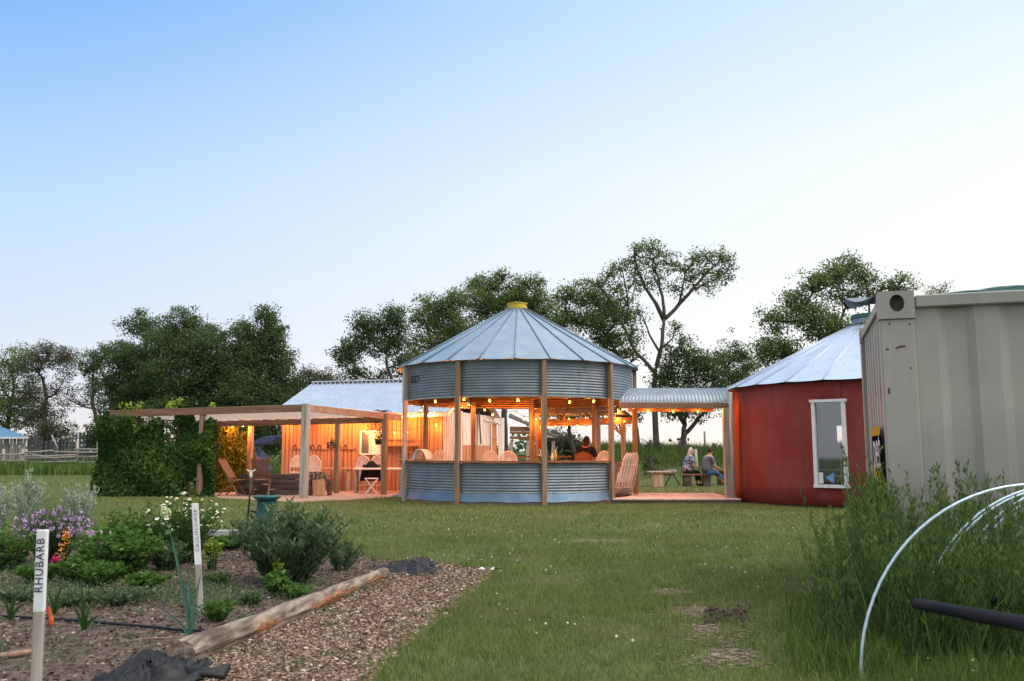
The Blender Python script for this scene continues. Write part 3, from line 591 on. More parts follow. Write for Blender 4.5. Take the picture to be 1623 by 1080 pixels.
# ------------------------------------------------------------------ string lights helper (the lamps' own light lives here)
def string_lights(label, pts, power=6.0, br=.034, cable=True, lit=None):
    """pts: bulbs in order (world); a sagging cable runs above them"""
    o = thing('string_lights', label, 'string lights', pts[0], group='warm festoon bulbs')
    org = Vector(pts[0]); cb_ = MB(); path = []
    for i, p_ in enumerate(pts):
        q = Vector(p_) - org + Vector((0, 0, .085)); path.append(q)
        if i < len(pts) - 1: path.append((q + Vector(pts[i + 1]) - org + Vector((0, 0, .085))) / 2 - Vector((0, 0, .03)))
    cb_.tube(path, .006, 4); cb_.build('cable', m_black, o)
    for i, p_ in enumerate(pts):
        q = Vector(p_) - org
        b = MB(); b.lathe([(.001, -br * 1.15), (br * .7, -br * .85), (br, -br * .1), (br * .8, br * .6), (br * .42, br * 1.1), (br * .4, br * 1.25)], q, 10)
        bo = b.build('bulb', m_bulb, o)
        s_ = MB(); s_.tube([q + Vector((0, 0, .035)), q + Vector((0, 0, .082))], .016, 6); s_.build('socket', m_black, bo)
        if lit is None or i in lit:
            ld = bpy.data.lights.new('bulb_light', 'POINT'); ld.energy = power * 3.3; ld.color = (1.0, .29, .05); ld.shadow_soft_size = .05
            lo = bpy.data.objects.new('bulb_light', ld); COL.objects.link(lo); lo.parent = bo; lo.location = q - Vector((0, 0, .06))
    return o

# ------------------------------------------------------------------ pavilion made from a grain bin
pv = thing('grain_bin_pavilion', 'round open-sided pavilion of galvanised corrugated steel with conical roof', 'pavilion', PC)
O = Vector((0, 0, 0))
Z_eave = at(813, 569, PC.y - PR - .15).z; Z_band = at(813, 627, PC.y - PR).z; Z_cnt = at(813, 731, PC.y - PR).z; Z_top = at(820, 490, PC.y).z
post_th = [-65, -27, 11, 46, 88, 131, 171, 206, 241]
def corr(r, t0, t1, z0, z1, pitch=.0677, amp=.0135, nth=90, skip=None):
    mb = MB(); n = int((z1 - z0) / pitch * 6)
    zs = [z0 + (z1 - z0) * i / n for i in range(n + 1)]; ths = [t0 + (t1 - t0) * i / nth for i in range(nth + 1)]
    mb.grid(lambda t, z: cyl(O, r + amp * math.sin(2 * math.pi * z / pitch), t, z), ths, zs, skip=skip); return mb
def bolts(mb, t0, t1, zs, seams, z0, z1):
    for t in range(t0, t1, 5):
        for z in zs: mb.ball(cyl(O, PR + .014, t, z), .008, 5, 4)
    for t in seams:
        for k in range(int((z1 - z0) / .085)): mb.ball(cyl(O, PR + .015, t, z0 + .04 + k * .085), .008, 5, 4)
        mb.beam(cyl(O, PR + .0135, t + .3, z0), cyl(O, PR + .0135, t + .3, z1), .006, .004, up=cyl(O, 1, t))
    return mb
bolts(corr(PR, 0, 360, Z_band, Z_eave, nth=120), -90, 92, (Z_band + .03, Z_eave - .05), (-46, -8, 28, 66, -80), Z_band, Z_eave).build('upper_band', m_galv, pv)
b_ = MB(); b_.grid(lambda t, z: cyl(O, PR - .035 + .012 * math.sin(2 * math.pi * z / .0677), t, z), list(range(0, 364, 4)), [Z_band + (Z_eave - Z_band) * i / 60 for i in range(61)]); b_.build('inner_glow_skin', mat('inner_bulb_glow_brown', (.16, .085, .045), .55, .3, col2=(.26, .14, .075), scale=4), pv)  # added skin inside the band; orange-brown bulb glow is put into its colour
b_ = MB(); b_.grid(lambda t, k: cyl(O, PR + (.012 if k in (0, 1) else -.02), t, Z_band + (-.03 if k in (1, 2) else .0)), list(range(0, 364, 4)), [0, 1, 2]); b_.build('band_rim', m_shedroof, pv)
bolts(corr(PR, -118, 47, .27, Z_cnt - .05, nth=90), -90, 46, (.30, Z_cnt - .08), (-46, -8, 28, -80), .28, Z_cnt - .06).build('counter_wall', m_galv, pv)
corr(PR, 100, 205, .12, Z_cnt - .05, nth=60).build('rear_counter_wall', m_galv, pv)
# flared skirt in three bays
for (a0, a1) in ((-64, -28), (-26, 10), (12, 45), (-118, -66)):
    b_ = MB(); n = 16
    b_.grid(lambda t, k: cyl(O, PR + [.0, .02, .065, .085][k] + .006 * math.sin(t * .7), t, [.285, .25, .12, .085][k] + (.010 * math.sin(t * .35 + a0) if k > 1 else 0)), [a0 + (a1 - a0) * i / n for i in range(n + 1)], [0, 1, 2, 3])
    b_.build('skirt_flashing', mat('skirt_steel', (.09, .165, .25), .5, .5, col2=(.14, .21, .30), scale=3), pv)
# counter top segments
for (a0, a1) in ((-63.5, -28.2), (-25.8, 9.8), (12.2, 44.8), (-118, -66.5)):
    b_ = MB(); b_.grid(lambda t, k: cyl(O, [PR - .28, PR + .10, PR + .10, PR - .28, PR - .28][k], t, Z_cnt + [0, 0, -.045, -.045, 0][k]), [a0 + (a1 - a0) * i / 14 for i in range(15)], [0, 1, 2, 3, 4], smooth=False)
    b_.build('counter_top', m_counter, pv)
# wooden ledge ring inside (floor)
b_ = MB(); b_.lathe([(0.001, .12), (PR - .06, .12), (PR - .06, .0)], O, 48, smooth=False); b_.build('floor', m_deck, pv)
# roof: 24 panels with standing ribs
b_ = MB(); RE = PR + .17; NP = 24
for k in range(NP):
    t0, t1 = 15 * k - 1.5, 15 * k + 13.5
    def cone(t, s):
        f = (t - t0) / 15; sag = -.020 * 4 * f * (1 - f) * s
        return cyl(O, .23 + (RE - .23) * s, t, Z_top + (Z_eave + .02 - Z_top) * s + sag)
    b_.grid(cone, [t0 + 15 * i / 4 for i in range(5)], [0, .33, .66, .97, 1.0])
b_.build('roof', m_roofm, pv)
b_ = MB(); b_.lathe([(PR - .05, Z_eave + .005), (RE - .02, Z_eave - .004)], O, 72, smooth=False); b_.build('eave_light_block', m_rib, pv)  # added ring closing the eave gap so bulb light does not leak out
b_ = MB()
for k in range(NP):
    t = 15 * k - 1.5
    b_.tube([cyl(O, .23, t, Z_top + .015), cyl(O, RE + .005, t, Z_eave + .035)], [.014, .020], 6)
    b_.ball(cyl(O, RE + .005, t, Z_eave + .03), .028, 6, 4)
b_.build('roof_rib', m_rib, pv)
b_ = MB()
for k in range(NP):
    for j in (4, 9): t = 15 * k - 1.5 + 7.5 * 0; b_.tube([cyl(O, .3, t, Z_top - .14), cyl(O, RE - .25, t, Z_eave - .04)], .02, 4) if j == 4 else None
b_.build('roof_rafter', m_beam, pv)
b_ = MB(); b_.lathe([(.272, Z_top - .03), (.277, Z_top + .06), (.25, Z_top + .07), (.25, Z_top + .12), (.28, Z_top + .13), (.28, Z_top + .15), (.001, Z_top + .17)], O, 28, smooth=False); cap_ = b_.build('roof_cap', m_yellow, pv)
for i, t in enumerate(post_th):
    b_ = MB(); c = cyl(O, PR + (.085 if i < 5 else -.09), t)
    top = Z_eave - .01 if i < 5 else Z_band + .35
    b_.box((c.x, c.y, top / 2), (.12, .10, top), R_(t)); b_.build('post', m_post if i != 0 else m_greypost, pv, bevel=.008)
# stencil on the band
for k, ch in enumerate('SCO'):
    t = -60.6 + k * 2.9; c = cyl(O, PR + .013, t, (Z_eave + Z_band) / 2 + .06)
    tx = Vector((math.cos(R_(t)), math.sin(R_(t)), 0)); text_mesh('lettering', ch, .27, mat('faded_red_stencil', (.035, .02, .035), .8), pv, frame_M(c, tx, (0, 0, 1)), .004)
# inner ring beam and cross timbers
b_ = MB(); zt = Z_band + .10
for a, c_ in zip(post_th, post_th[1:] + [post_th[0] + 360]): b_.beam(cyl(O, PR - .10, a, zt + .3), cyl(O, PR - .10, c_, zt + .3), .05, .14)
b_.beam(cyl(O, PR - .1, -27, zt), cyl(O, PR - .1, 206, zt), .06, .15); b_.beam(cyl(O, PR - .1, 46, zt + .02), cyl(O, PR - .1, 241, zt + .02), .06, .15); b_.beam(cyl(O, PR - .1, 11, zt + .16), cyl(O, PR - .1, 171, zt + .16), .06, .12)
b_.build('cross_timber', m_beam, pv)
# rubble under the skirt
for (px, py, w) in ((678, 794, .42), (832, 797, .55), (908, 798, .34), (955, 795, .3), (632, 789, .35)):
    c = g(px, py); b_ = MB(); b_.box((0, 0, .045), (w, .2, .10), random.uniform(-.1, .1)); o = b_.build('concrete_block', m_stone, bevel=.025)
    o.location = (c.x, c.y + .05, 0); o.rotation_euler = (0, random.uniform(-.08, .08), 0)
    tag(o, 'flat broken concrete piece under the pavilion skirt, ' + {678: 'below its left bay', 832: 'below its middle bay', 908: 'just right of the third post', 955: 'by the right front post', 632: 'at its left foot post'}[px], 'concrete piece', 'concrete pieces under the skirt')
# string lights round the inside of the band
Zb = lambda px, py, Y: at(px, py, Y)
ring = [at(x, y, PC.y - math.sqrt(max(.1, (PR - .45) ** 2 - ((x - 820) / F * 22) ** 2))) for x, y in ((690, 636), (735, 633), (776, 635), (821, 634), (862, 636), (903, 637), (941, 636))]
string_lights('row of warm bulbs just inside the front rim of the pavilion', ring, 11)
back = [at(x, y, YY) for x, y, YY in ((671, 641, 25.6), (667, 651, 26.0), (743, 641, 26.4), (749, 656, 26.7), (768, 650, 26.8), (781, 657, 26.8), (818, 656, 26.8), (830, 664, 26.8), (915, 675, 26.6))]
string_lights('warm bulbs draped along the rear posts inside the pavilion', back, 9, lit=(0, 2, 3, 5, 6, 7))
# ------------------------------------------------------------------ covered walkway between the two round buildings
wk = thing('covered_walkway', 'short walkway roofed by an arched sheet of corrugated steel', 'walkway', (4.0, 23.2, 0))
zc = at(1050, 639, 22.35).z; zt_ = at(1050, 616, 23.2).z - zc
X0 = lambda y: (PC.x + math.sqrt(max(0, (PR + .02) ** 2 - (y - PC.y) ** 2))) - .05
X1 = lambda y: (RC.x - math.sqrt(max(0, (RR - .02) ** 2 - (y - RC.y) ** 2))) - .03
Yw0, Yw1 = 22.2, 24.3
b_ = MB(); nx = 230
def vault(u, k):
    a = math.pi * k / 16; y = (Yw0 + Yw1) / 2 - (Yw1 - Yw0) / 2 * math.cos(a); x = max(2.6, X0(y)) + (min(5.62, X1(y)) - max(2.6, X0(y))) * u
    return Vector((x - 4.0, y - 23.2, zc + zt_ * math.sin(a) + .017 * math.sin(x * 2 * math.pi / .09)))
b_.grid(vault, [i / nx for i in range(nx + 1)], list(range(17))); vo = b_.build('arched_roof', m_galv, wk)
for s, y in ((0, Yw0 + .03), (1, Yw1 - .03)):
    b_ = MB(); b_.beam((max(2.5, X0(y)) - 4.0, y - 23.2, zc - .07), (5.6 - 4.0, y - 23.2, zc - .07), .05, .14); b_.build('side_beam', m_beam, wk)
def wpost(px, y, zb, m, w=.13):
    q = at(px, 700, y); b_ = MB(); b_.box((q.x - 4.0, y - 23.2, (zb + zc - .14) / 2), (w, w, zc - .14 - zb)); b_.build('post', m, wk, bevel=.01)
wpost(1006, 24.2, .12, m_post, .115); wpost(1152, 22.2, 0, m_greypost, .17); 
q = at(1146, 700, 24.2)
dk = MB(); nB = 26
for i in range(nB):
    x0 = 2.46 + (5.60 - 2.46) * i / nB; w = (5.60 - 2.46) / nB
    yb = 24.6
    dk.box((x0 + w / 2 - 4.0, (21.6 + yb) / 2 - 23.2, .105), (w - .008, yb - 21.6, .03))
dk.build('deck_board', m_deck, wk)
b_ = MB(); b_.beam((2.46 - 4, 21.62 - 23.2, .043), (5.6 - 4, 21.62 - 23.2, .043), .05, .086); b_.build('deck_joist', m_dark, wk); b_ = MB(); b_.beam((2.46 - 4, 24.58 - 23.2, .043), (5.6 - 4, 24.58 - 23.2, .043), .05, .086); b_.build('deck_joist', m_dark, wk)
string_lights('bulbs under the near edge of the arched walkway roof', [at(x, y, 22.35) for x, y in ((1004, 645), (1050, 645), (1091, 644), (1136, 644))], 5)
string_lights('bulbs under the far edge of the arched walkway roof', [at(x, y, 24.1) for x, y in ((987, 649), (1027, 651), (1067, 652), (1106, 652), (1147, 652))], 3.5)

# ------------------------------------------------------------------ red round building
rd = thing('round_red_building', 'round red plywood building with conical bright metal roof and tall white window', 'building', RC)
Ze = at(1385, 600, RC.y - RR).z
def th_of(px, py_dummy=700, C=RC, r=RR):
    u = (px - CX) / F * .9975                        # solve angle on the near side of the cylinder
    best = min((i * .25 - 90 for i in range(721)), key=lambda t: abs((C.x + r * math.sin(R_(t))) / (C.y - r * math.cos(R_(t))) - u)); return best
tw0, tw1 = th_of(1291), th_of(1338); Yw = RC.y - RR * math.cos(R_((tw0 + tw1) / 2)); zw0, zw1 = at(1315, 771, Yw).z, at(1315, 637, Yw).z
# matching window on the far wall, in line with the first
def far_th(px):
    u = (px - CX) / F * .9975
    return min((90 + i * .25 for i in range(721)), key=lambda t: abs((RC.x + RR * math.sin(R_(t))) / (RC.y - RR * math.cos(R_(t))) - u))
tf0, tf1 = sorted((far_th(1322), far_th(1347))); Yf = RC.y - RR * math.cos(R_(tf0)); zf0, zf1 = at(1330, 704, Yf).z, at(1330, 675, Yf).z
ths = sorted(set([i * 4 for i in range(-22, 68)] + [tw0, tw1, tf0, tf1, 268])); ths = [t for t in ths if -90 <= t <= 270]
zs = sorted({.05, .6, 1.2, 1.9, Ze, zw0, zw1, zf0, zf1})
b_ = MB(); b_.grid(lambda t, z: cyl(O, RR, t, z), [-92] + ths, zs, skip=lambda t, z: (tw0 < t < tw1 and zw0 < z < zw1) or (tf0 < t < tf1 and zf0 < z < zf1))
b_.build('wall', m_red, rd).modifiers.new('thick', 'SOLIDIFY').thickness = .04
b_ = MB()
for t in (th_of(1172), -33, -3, 27): b_.beam(cyl(O, RR + .0225, t, .06), cyl(O, RR + .0225, t, Ze - .02), .012, .006, up=cyl(O, 1, t))
b_.build('wall_seam', mat('seam_shadow_gap', (.06, .015, .015), .9), rd)
b_ = MB(); b_.lathe([(RR - .04, 0), (RR - .04, .055)], O, 60, smooth=False); b_.build('base_ring', m_dark, rd)
b_ = MB(); b_.lathe([(.001, .10), (RR - .08, .10)], O, 40, smooth=False); b_.build('floor', m_dark, rd)
def local_frame(t, r):
    c = cyl(O, r, t); tx = Vector((math.cos(R_(t)), math.sin(R_(t)), 0)); nn = Vector((math.sin(R_(t)), -math.cos(R_(t)), 0)); return c, tx, nn
def window(t0, t1, z0, z1, r, nm, frame_mat, fw=.07):
    tm = (t0 + t1) / 2; hw = r * math.sin(R_((t1 - t0) / 2)); c, tx, nn = local_frame(tm, r * math.cos(R_((t1 - t0) / 2)) + .05)
    fr = MB(); up = Vector((0, 0, 1))
    for s in (-1, 1): fr.beam(c + tx * s * (hw + .0) + up * z0, c + tx * s * (hw + .0) + up * z1, .12, fw, up=tx)
    fr.beam(c - tx * (hw + .05) + up * (z0 - .0), c + tx * (hw + .05) + up * (z0 - .0), .14, fw); fr.beam(c - tx * (hw + .07) + up * (z1 + .02), c + tx * (hw + .07) + up * (z1 + .02), .15, fw * .9)
    w = fr.build(nm, frame_mat, rd)
    pb = MB(); q = c - nn * .02; pb.add([q - tx * hw + up * z0, q + tx * hw + up * z0, q + tx * hw + up * z1, q - tx * hw + up * z1], [(0, 1, 2, 3)]); pb.build('pane', m_glass, w)
    return w, c, tx, nn, hw
w_, wc, wtx, wn, whw = window(tw0, tw1, zw0, zw1, RR, 'window', m_white)
window(tf0, tf1, zf0, zf1, RR - .12, 'window', m_orange, .05)
# stickers on the pane
b_ = MB(); q = wc - wn * .012 + Vector((0, 0, zw0)); b_.add([q - wtx * (whw - .05) + Vector((0, 0, .06)), q - wtx * (whw - .15) + Vector((0, 0, .06)), q - wtx * (whw - .15) + Vector((0, 0, .3)), q - wtx * (whw - .05) + Vector((0, 0, .3))], [(0, 1, 2, 3)]); b_.build('sticker', m_white, w_)
b_ = MB(); q2 = q + wtx * (-whw + .33) + Vector((0, 0, .07)); b_.add([q2 - wtx * .13 + Vector((0, 0, .11)), q2 + wtx * .06, q2 + wtx * .06 + Vector((0, 0, .24))], [(0, 1, 2)]); b_.build('sticker', mat('blue_sticker', (.12, .30, .62), .4), w_)
# roof
Zr = at(1388, 514, RC.y).z; RE2 = RR + .16; NR = 26
b_ = MB(); 
for k in range(NR):
    w = 360 / NR; t0 = k * w + 3
    b_.grid(lambda t, s: cyl(O, .42 + (RE2 - .42) * s, t, Zr + (Ze + .03 - Zr) * s - .018 * 4 * ((t - t0) / w) * (1 - (t - t0) / w) * s), [t0 + w * i / 4 for i in range(5)], [0, .33, .66, .98, 1])
b_.build('roof', m_redroof, rd)
b_ = MB()
for k in range(NR):
    t = k * 360 / NR + 3; b_.tube([cyl(O, .42, t, Zr + .01), cyl(O, RE2 + .01, t, Ze + .035)], [.012, .018], 5)
for k in range(NR):
    for j in range(7):
        t = k * 360 / NR + 3 + (4 if j % 2 else 9); s = .2 + j * .11; b_.ball(cyl(O, .42 + (RE2 - .42) * s, t, Zr + (Ze + .03 - Zr) * s), .012, 4, 3)
b_.build('roof_rib', mat('rib_bright', (.50, .56, .68), .45, .5), rd)
b_ = MB(); b_.lathe([(.55, Zr - .03), (.45, Zr + .03), (.43, Zr + .16), (.001, Zr + .17)], O, 24, smooth=False); cp = b_.build('roof_collar', m_galv, rd)
b_ = MB(); b_.lathe([(.47, Zr + .14), (.47, Zr + .24), (.001, Zr + .27)], O, 24, smooth=False); b_.build('green_rim', mat('green_paint', (.04, .13, .11), .5), cp)
b_ = MB(); b_.grid(lambda u, v: cyl(O, u, 250 + v, Zr + .62 + .10 * math.cos(v * .05)), [.001, .35, .60], list(range(0, 370, 18))); b_.tube([(0, 0, Zr + .2), (0, 0, Zr + .70)], .03, 6); b_.build('roof_vent', mat('vent_grey', (.16, .20, .24), .5, .5), rd)
q = at(1312, 700, 21.6); tbq = thing('folding_table', 'cluttered table seen through the tall window of the red building', 'table', (q.x, q.y, .10))
b_ = MB(); b_.box((0, 0, .72), (1.1, .6, .04)); b_.build('top', m_rafter, tbq)
for s1_ in (-.5, .5): b_ = MB(); b_.box((s1_, 0, .35), (.05, .5, .70)); b_.build('leg', m_frame, tbq)
for k, (dx, r, lab) in enumerate(((-.12, .20, 'pale blue-grey bag on the table behind the red building window'), (.24, .16, 'dark bundle beside the pale bag behind the red building window'))):
    b_ = MB(); b_.ball((0, 0, r * .7), r, 10, 7, (1.2, .8, .72)); o = b_.build('bag', [mat('bag_bluegrey', (.22, .28, .34), .7), m_char][k]); o.location = (tbq.location.x + dx, tbq.location.y - .05, .842); tag(o, lab, 'bag')
q = at(1338, 700, 20.5); fan_later = (q.x, q.y, .10)
# grey pole where walkway meets the red wall
b_ = MB(); q = at(1160, 700, 21.9); b_.tube([(q.x, q.y, 0), (q.x, q.y, at(1153, 622, 21.9).z)], .05, 8); tag(b_.build('round_pole', m_greypost), 'pale round pole standing against the left edge of the red wall', 'pole')

# ------------------------------------------------------------------ shipping container at right
n0 = at(1399, 600, 7.3); n0.z = 0; f0 = at(1366, 600, 9.62); f0.z = 0
ed = (f0 - n0); ew = ed.length; ed.normalize(); ld_ = Vector((ed.y, -ed.x, 0))     # ed: away along the end; ld_: right along the long side
ct = thing('shipping_container', 'beige steel shipping container end at the right edge of the yard', 'container', n0)
CH = at(1396, 467, 7.3).z; CL = 6.06
def cp_(a, b, z): return ld_ * a + ed * b + Vector((0, 0, z))       # a along long side, b along end
def profile_wall(origin, d, nrm, L, z0, z1, pitch, dep, name, bev=.07, start=0.0):
    pts = []; s = start; 
    while s < L:
        for ds, o in ((0, 0), (pitch * .38, 0), (pitch * .38 + bev, -dep), (pitch * .86, -dep), (pitch, 0)):
            if s + ds <= L: pts.append((s + ds, o))
        s += pitch
    b = MB(); vs = []
    for s_, o in pts:
        q = origin + d * s_ + nrm * o; vs += [Vector((q.x, q.y, z0)), Vector((q.x, q.y, z1))]
    b.add(vs, [(2 * i, 2 * i + 2, 2 * i + 3, 2 * i + 1) for i in range(len(pts) - 1)]); return b.build(name, m_cont, ct)
PW = .27
profile_wall(cp_(PW, -.0, 0) + ed * .03, ld_, -ed, CL - PW, .14, CH - .10, .46, .036, 'side_panel', start=0)
profile_wall(cp_(.03, .12, 0), ed, -ld_, ew - .24, .14, CH - .06, .278, .028, 'end_panel', bev=.06)
b_ = MB(); b_.box(cp_(PW / 2, .06, (CH - .214) / 2), (PW, .12, CH - .214), math.atan2(ld_.y, ld_.x)); b_.build('corner_post', m_cont, ct, bevel=.012)
b_ = MB(); b_.box(cp_(.05, ew - .05, CH / 2), (.10, .12, CH), math.atan2(ld_.y, ld_.x)); b_.build('corner_post', m_cont, ct, bevel=.01)
b_ = MB(); b_.box(cp_(CL - .06, .06, CH / 2), (.12, .12, CH), math.atan2(ld_.y, ld_.x)); b_.build('corner_post', m_cont, ct, bevel=.01)
# castings with the oval hole
def casting(a, b, w, dpt, hgt, z, sgn=1):
    mb = MB(); n = 24; cx_, cz_ = w * .52, hgt * .56; rx, rz = .058, .073
    outer = []; inner = []
    for k in range(n):
        t = 2 * math.pi * k / n; cx0, cz0 = math.cos(t), math.sin(t); m_ = max(abs(cx0), abs(cz0))
        outer.append(((w / 2) + w / 2 * cx0 / m_, hgt / 2 + hgt / 2 * cz0 / m_)); inner.append((cx_ + rx * cx0, cz_ + rz * cz0))
    vs = [cp_(a + x, b - .006, z + zz) for x, zz in outer] + [cp_(a + x, b - .006, z + zz) for x, zz in inner] + [cp_(a + x, b + .07, z + zz) for x, zz in inner] + [cp_(a + x, b + dpt, z + zz) for x, zz in outer]
    fs = [(k, (k + 1) % n, n + (k + 1) % n, n + k) for k in range(n)] + [(n + k, n + (k + 1) % n, 2 * n + (k + 1) % n, 2 * n + k) for k in range(n)] + [(k, 3 * n + k, 3 * n + (k + 1) % n, (k + 1) % n) for k in range(n)] + [tuple(range(4 * n - 1, 3 * n - 1, -1))]
    mb.add(vs, fs); co = mb.build('corner_casting', m_cont, ct)
    hb_ = MB(); hb_.add([cp_(a + x, b + .069, z + zz) for x, zz in inner], [tuple(range(n))]); hb_.build('socket_shade', m_dark, co); return co
casting(-.005, -.008, PW + .012, .19, .235, CH - .215)
casting(-.005, ew - .13, .19, .14, .16, CH - .14)
b_ = MB(); b_.box(cp_((PW + CL) / 2 - .015, .02, CH - .075), (CL - PW - .06, .07, .105), math.atan2(ld_.y, ld_.x)); b_.build('top_rail', m_cont, ct, bevel=.01)
b_ = MB(); b_.box(cp_(.04, ew / 2, CH - .06), (.07, ew - .3, .08), math.atan2(ld_.y, ld_.x)); b_.box(cp_(CL / 2, .04, .07), (CL - .3, .08, .14), math.atan2(ld_.y, ld_.x)); b_.box(cp_(.04, ew / 2, .07), (.08, ew - .3, .14), math.atan2(ld_.y, ld_.x)); b_.build('side_rail', m_cont, ct)
b_ = MB(); b_.add([cp_(.03, .03, CH - .035), cp_(CL, .03, CH - .035), cp_(CL, ew, CH - .035), cp_(.03, ew, CH - .035)], [(0, 1, 2, 3)]); b_.build('roof_panel', m_cont, ct)
b_ = MB()
for (a, z, w, h) in ((.05, 2.13, .02, .014), (.13, 2.14, .03, .012), (.165, 2.15, .05, .012), (.045, 1.78, .012, .05)): b_.box(cp_(a, -.0015, z), (w, .004, h), math.atan2(ld_.y, ld_.x) + .0)
for k in range(5):
    a = random.uniform(.3, 3.5) if k > 12 else random.uniform(.02, .24); z = random.choice([random.uniform(.3, 2.3), CH - .2 - random.random() * .2]); b_.box(cp_(a, -.0012 if a < .26 else .0285, z), (random.uniform(.003, .018), .003, random.uniform(.004, .03)), math.atan2(ld_.y, ld_.x))
b_.build('rust_mark', m_rust, ct)
# signs on the end face (outer crests): they face left
sgn = lambda b, z: cp_(-.022, b, z)
def plate(b0, b1, z0, z1, m, nm, o=0.0):
    mb = MB(); x = -.004 - o; mb.add([cp_(x, b1, z0), cp_(x, b0, z0), cp_(x, b0, z1), cp_(x, b1, z1), cp_(x + .003, b1, z0), cp_(x + .003, b0, z0), cp_(x + .003, b0, z1), cp_(x + .003, b1, z1)], [(0, 1, 2, 3), (0, 3, 7, 4), (1, 5, 6, 2), (3, 2, 6, 7), (0, 4, 5, 1)]); return mb.build(nm, m, ct)
zA = lambda py: at(1390, py, 7.9).z
m_sy = mat('sign_orange', (.72, .33, .02), .9, spec=.05); m_sb = mat('sign_black', (.010, .010, .012), 1.0, spec=0.0)
plate(.42, 1.42, zA(838), zA(682), m_sb, 'sign_panel'); plate(.45, 1.42, zA(690), zA(676), m_sy, 'sign_panel', .004); plate(.52, 1.30, zA(765), zA(735), m_sy, 'sign_panel', .004)
Mx = lambda b, z: frame_M(cp_(-.0085, b, z), -ed, (0, 0, 1))
text_mesh('lettering', 'pet', .58, m_white, ct, Mx(.88, zA(714)), .001)
text_mesh('lettering', 'CALL', .24, m_sb, ct, Mx(.90, zA(750)), .001)
text_mesh('lettering', '24/7', .20, m_white, ct, Mx(.92, zA(785)), .001)
text_mesh('lettering', 'L', .28, mat('navy_ink', (.03, .04, .10), .6), ct, Mx(.62, zA(612)), .001)
# green netting and hose lying on top
b_ = MB()
for j in range(5):
    pts = []
    for i in range(34):
        a = i / 33; x = .46 + a * 3.2 + .03 * math.sin(i * .9 + j); pts.append(cp_(x, .05 + j * .035 + .03 * math.sin(i * .35 + j), CH - .030 + .045 * min(1, a * 7) * (.55 + .14 * j) + .012 * math.sin(i * .8 + j)))
    b_.tube(pts, .016, 6)
tag(b_.build('green_hose', m_teal), 'bundle of dark teal hose lying along the container roof edge', 'hose').location = n0

# ------------------------------------------------------------------ cedar shed with metal roof
A0 = Vector((at(447, 700, 29.3).x, 29.3, 0)); sd_ = Vector((.956, -.292, 0)); sn = Vector((-.292, -.956, 0)) * 1.0   # along, and outward (towards camera)
SL = 5.75
q = A0 + sd_ * SL
cs = thing('cedar_shed', 'cedar board shed with pale ribbed metal roof, lit orange by bulbs', 'shed', A0)
b_ = MB(); wall_boards(b_, O, sd_ * SL, 0, 2.52, .135, .006, .03); wo_ = b_.build('wall', m_barn, cs)
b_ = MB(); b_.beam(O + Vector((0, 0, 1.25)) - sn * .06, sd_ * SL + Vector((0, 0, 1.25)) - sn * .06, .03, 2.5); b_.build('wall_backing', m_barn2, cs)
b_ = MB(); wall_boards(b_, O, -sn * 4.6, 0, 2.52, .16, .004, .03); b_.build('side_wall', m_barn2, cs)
zr = at(580, 607, 31.6).z; ze = at(640, 654, 27.6).z; up = Vector((0, 0, 1))
ea = -sd_ * .25 + sn * .35 + up * ze; eb = sd_ * (SL + .3) + sn * .35 + up * ze; ra_ = -sd_ * .25 - sn * 2.4 + up * zr; rb_ = sd_ * (SL + .3) - sn * 2.4 + up * zr
ba, bb = -sd_ * .25 - sn * 5.1 + up * ze, sd_ * (SL + .3) - sn * 5.1 + up * ze
b_ = MB(); nR = 26
b_.add([ea, eb, rb_, ra_, ba, bb], [(0, 1, 2, 3), (3, 2, 5, 4)])
for i in range(nR + 1): b_.beam(ea.lerp(eb, i / nR) + up * .012, ra_.lerp(rb_, i / nR) + up * .012, .035, .022)
b_.build('roof', m_shedroof, cs)
b_ = MB(); b_.beam(ra_ + up * .03, rb_ + up * .03, .3, .04)
for i in range(36): c = ra_.lerp(rb_, (i + .5) / 36) + sn * .14; b_.box((c.x, c.y, c.z - .03), (.05, .03, .06), math.atan2(sd_.y, sd_.x))
b_.build('ridge_cap', m_shedroof, cs)
b_ = MB()
for a_, c_ in ((ea, ra_), (eb, rb_)): b_.beam(a_ - up * .09, c_ - up * .09, .03, .13)
b_.beam(ea - up * .08 + sn * .012, eb - up * .08 + sn * .012, .02, .12); b_.build('fascia', m_rafter, cs)
def on_wall(px, py, off=.03):                       # point on the shed front plane seen at that pixel
    u = (px - CX) / F; best = None
    for i in range(0, 700):
        s = i * .01; w = A0 + sd_ * s
        e = abs(w.x / (w.y * .9975) - u)
        if best is None or e < best[0]: best = (e, s, w)
    w = best[2]; z = at(px, py, w.y).z; return sd_ * best[1] + sn * off + up * z
# rail with horseshoes, window, shelf, sign
a_, c_ = on_wall(466, 709, .035), on_wall(566, 709, .035); b_ = MB(); b_.beam(a_, c_, .03, .14); b_.build('hook_rail', m_barn, cs)
for px in (471, 492, 499, 509, 540, 550):
    b_ = MB(); c = on_wall(px, 709, .065); b_.tube([c + sd_ * .06 * math.cos(t) + up * .075 * math.sin(t) for t in [R_(a) for a in range(-50, 231, 20)]], .013, 5)
    tag(b_.build('horseshoe', m_rust, None), 'rusty horseshoe on the shed wall rail, %s' % {471: 'leftmost of the row', 492: 'just right of the pergola corner post', 499: 'second right of the pergola corner post', 509: 'above the left folding chair', 540: 'just right of the middle post', 550: 'rightmost of the row'}[px], 'horseshoe', 'horseshoes on the wall rail').location = A0
w0, w1 = on_wall(574, 720, .05), on_wall(606, 684, .05)
b_ = MB(); wz = [w0.z, w1.z]; cx0 = Vector((w0.x, w0.y, 0)); cx1 = Vector((w1.x, w1.y, 0)); cmid = cx0.lerp(cx1, .45)
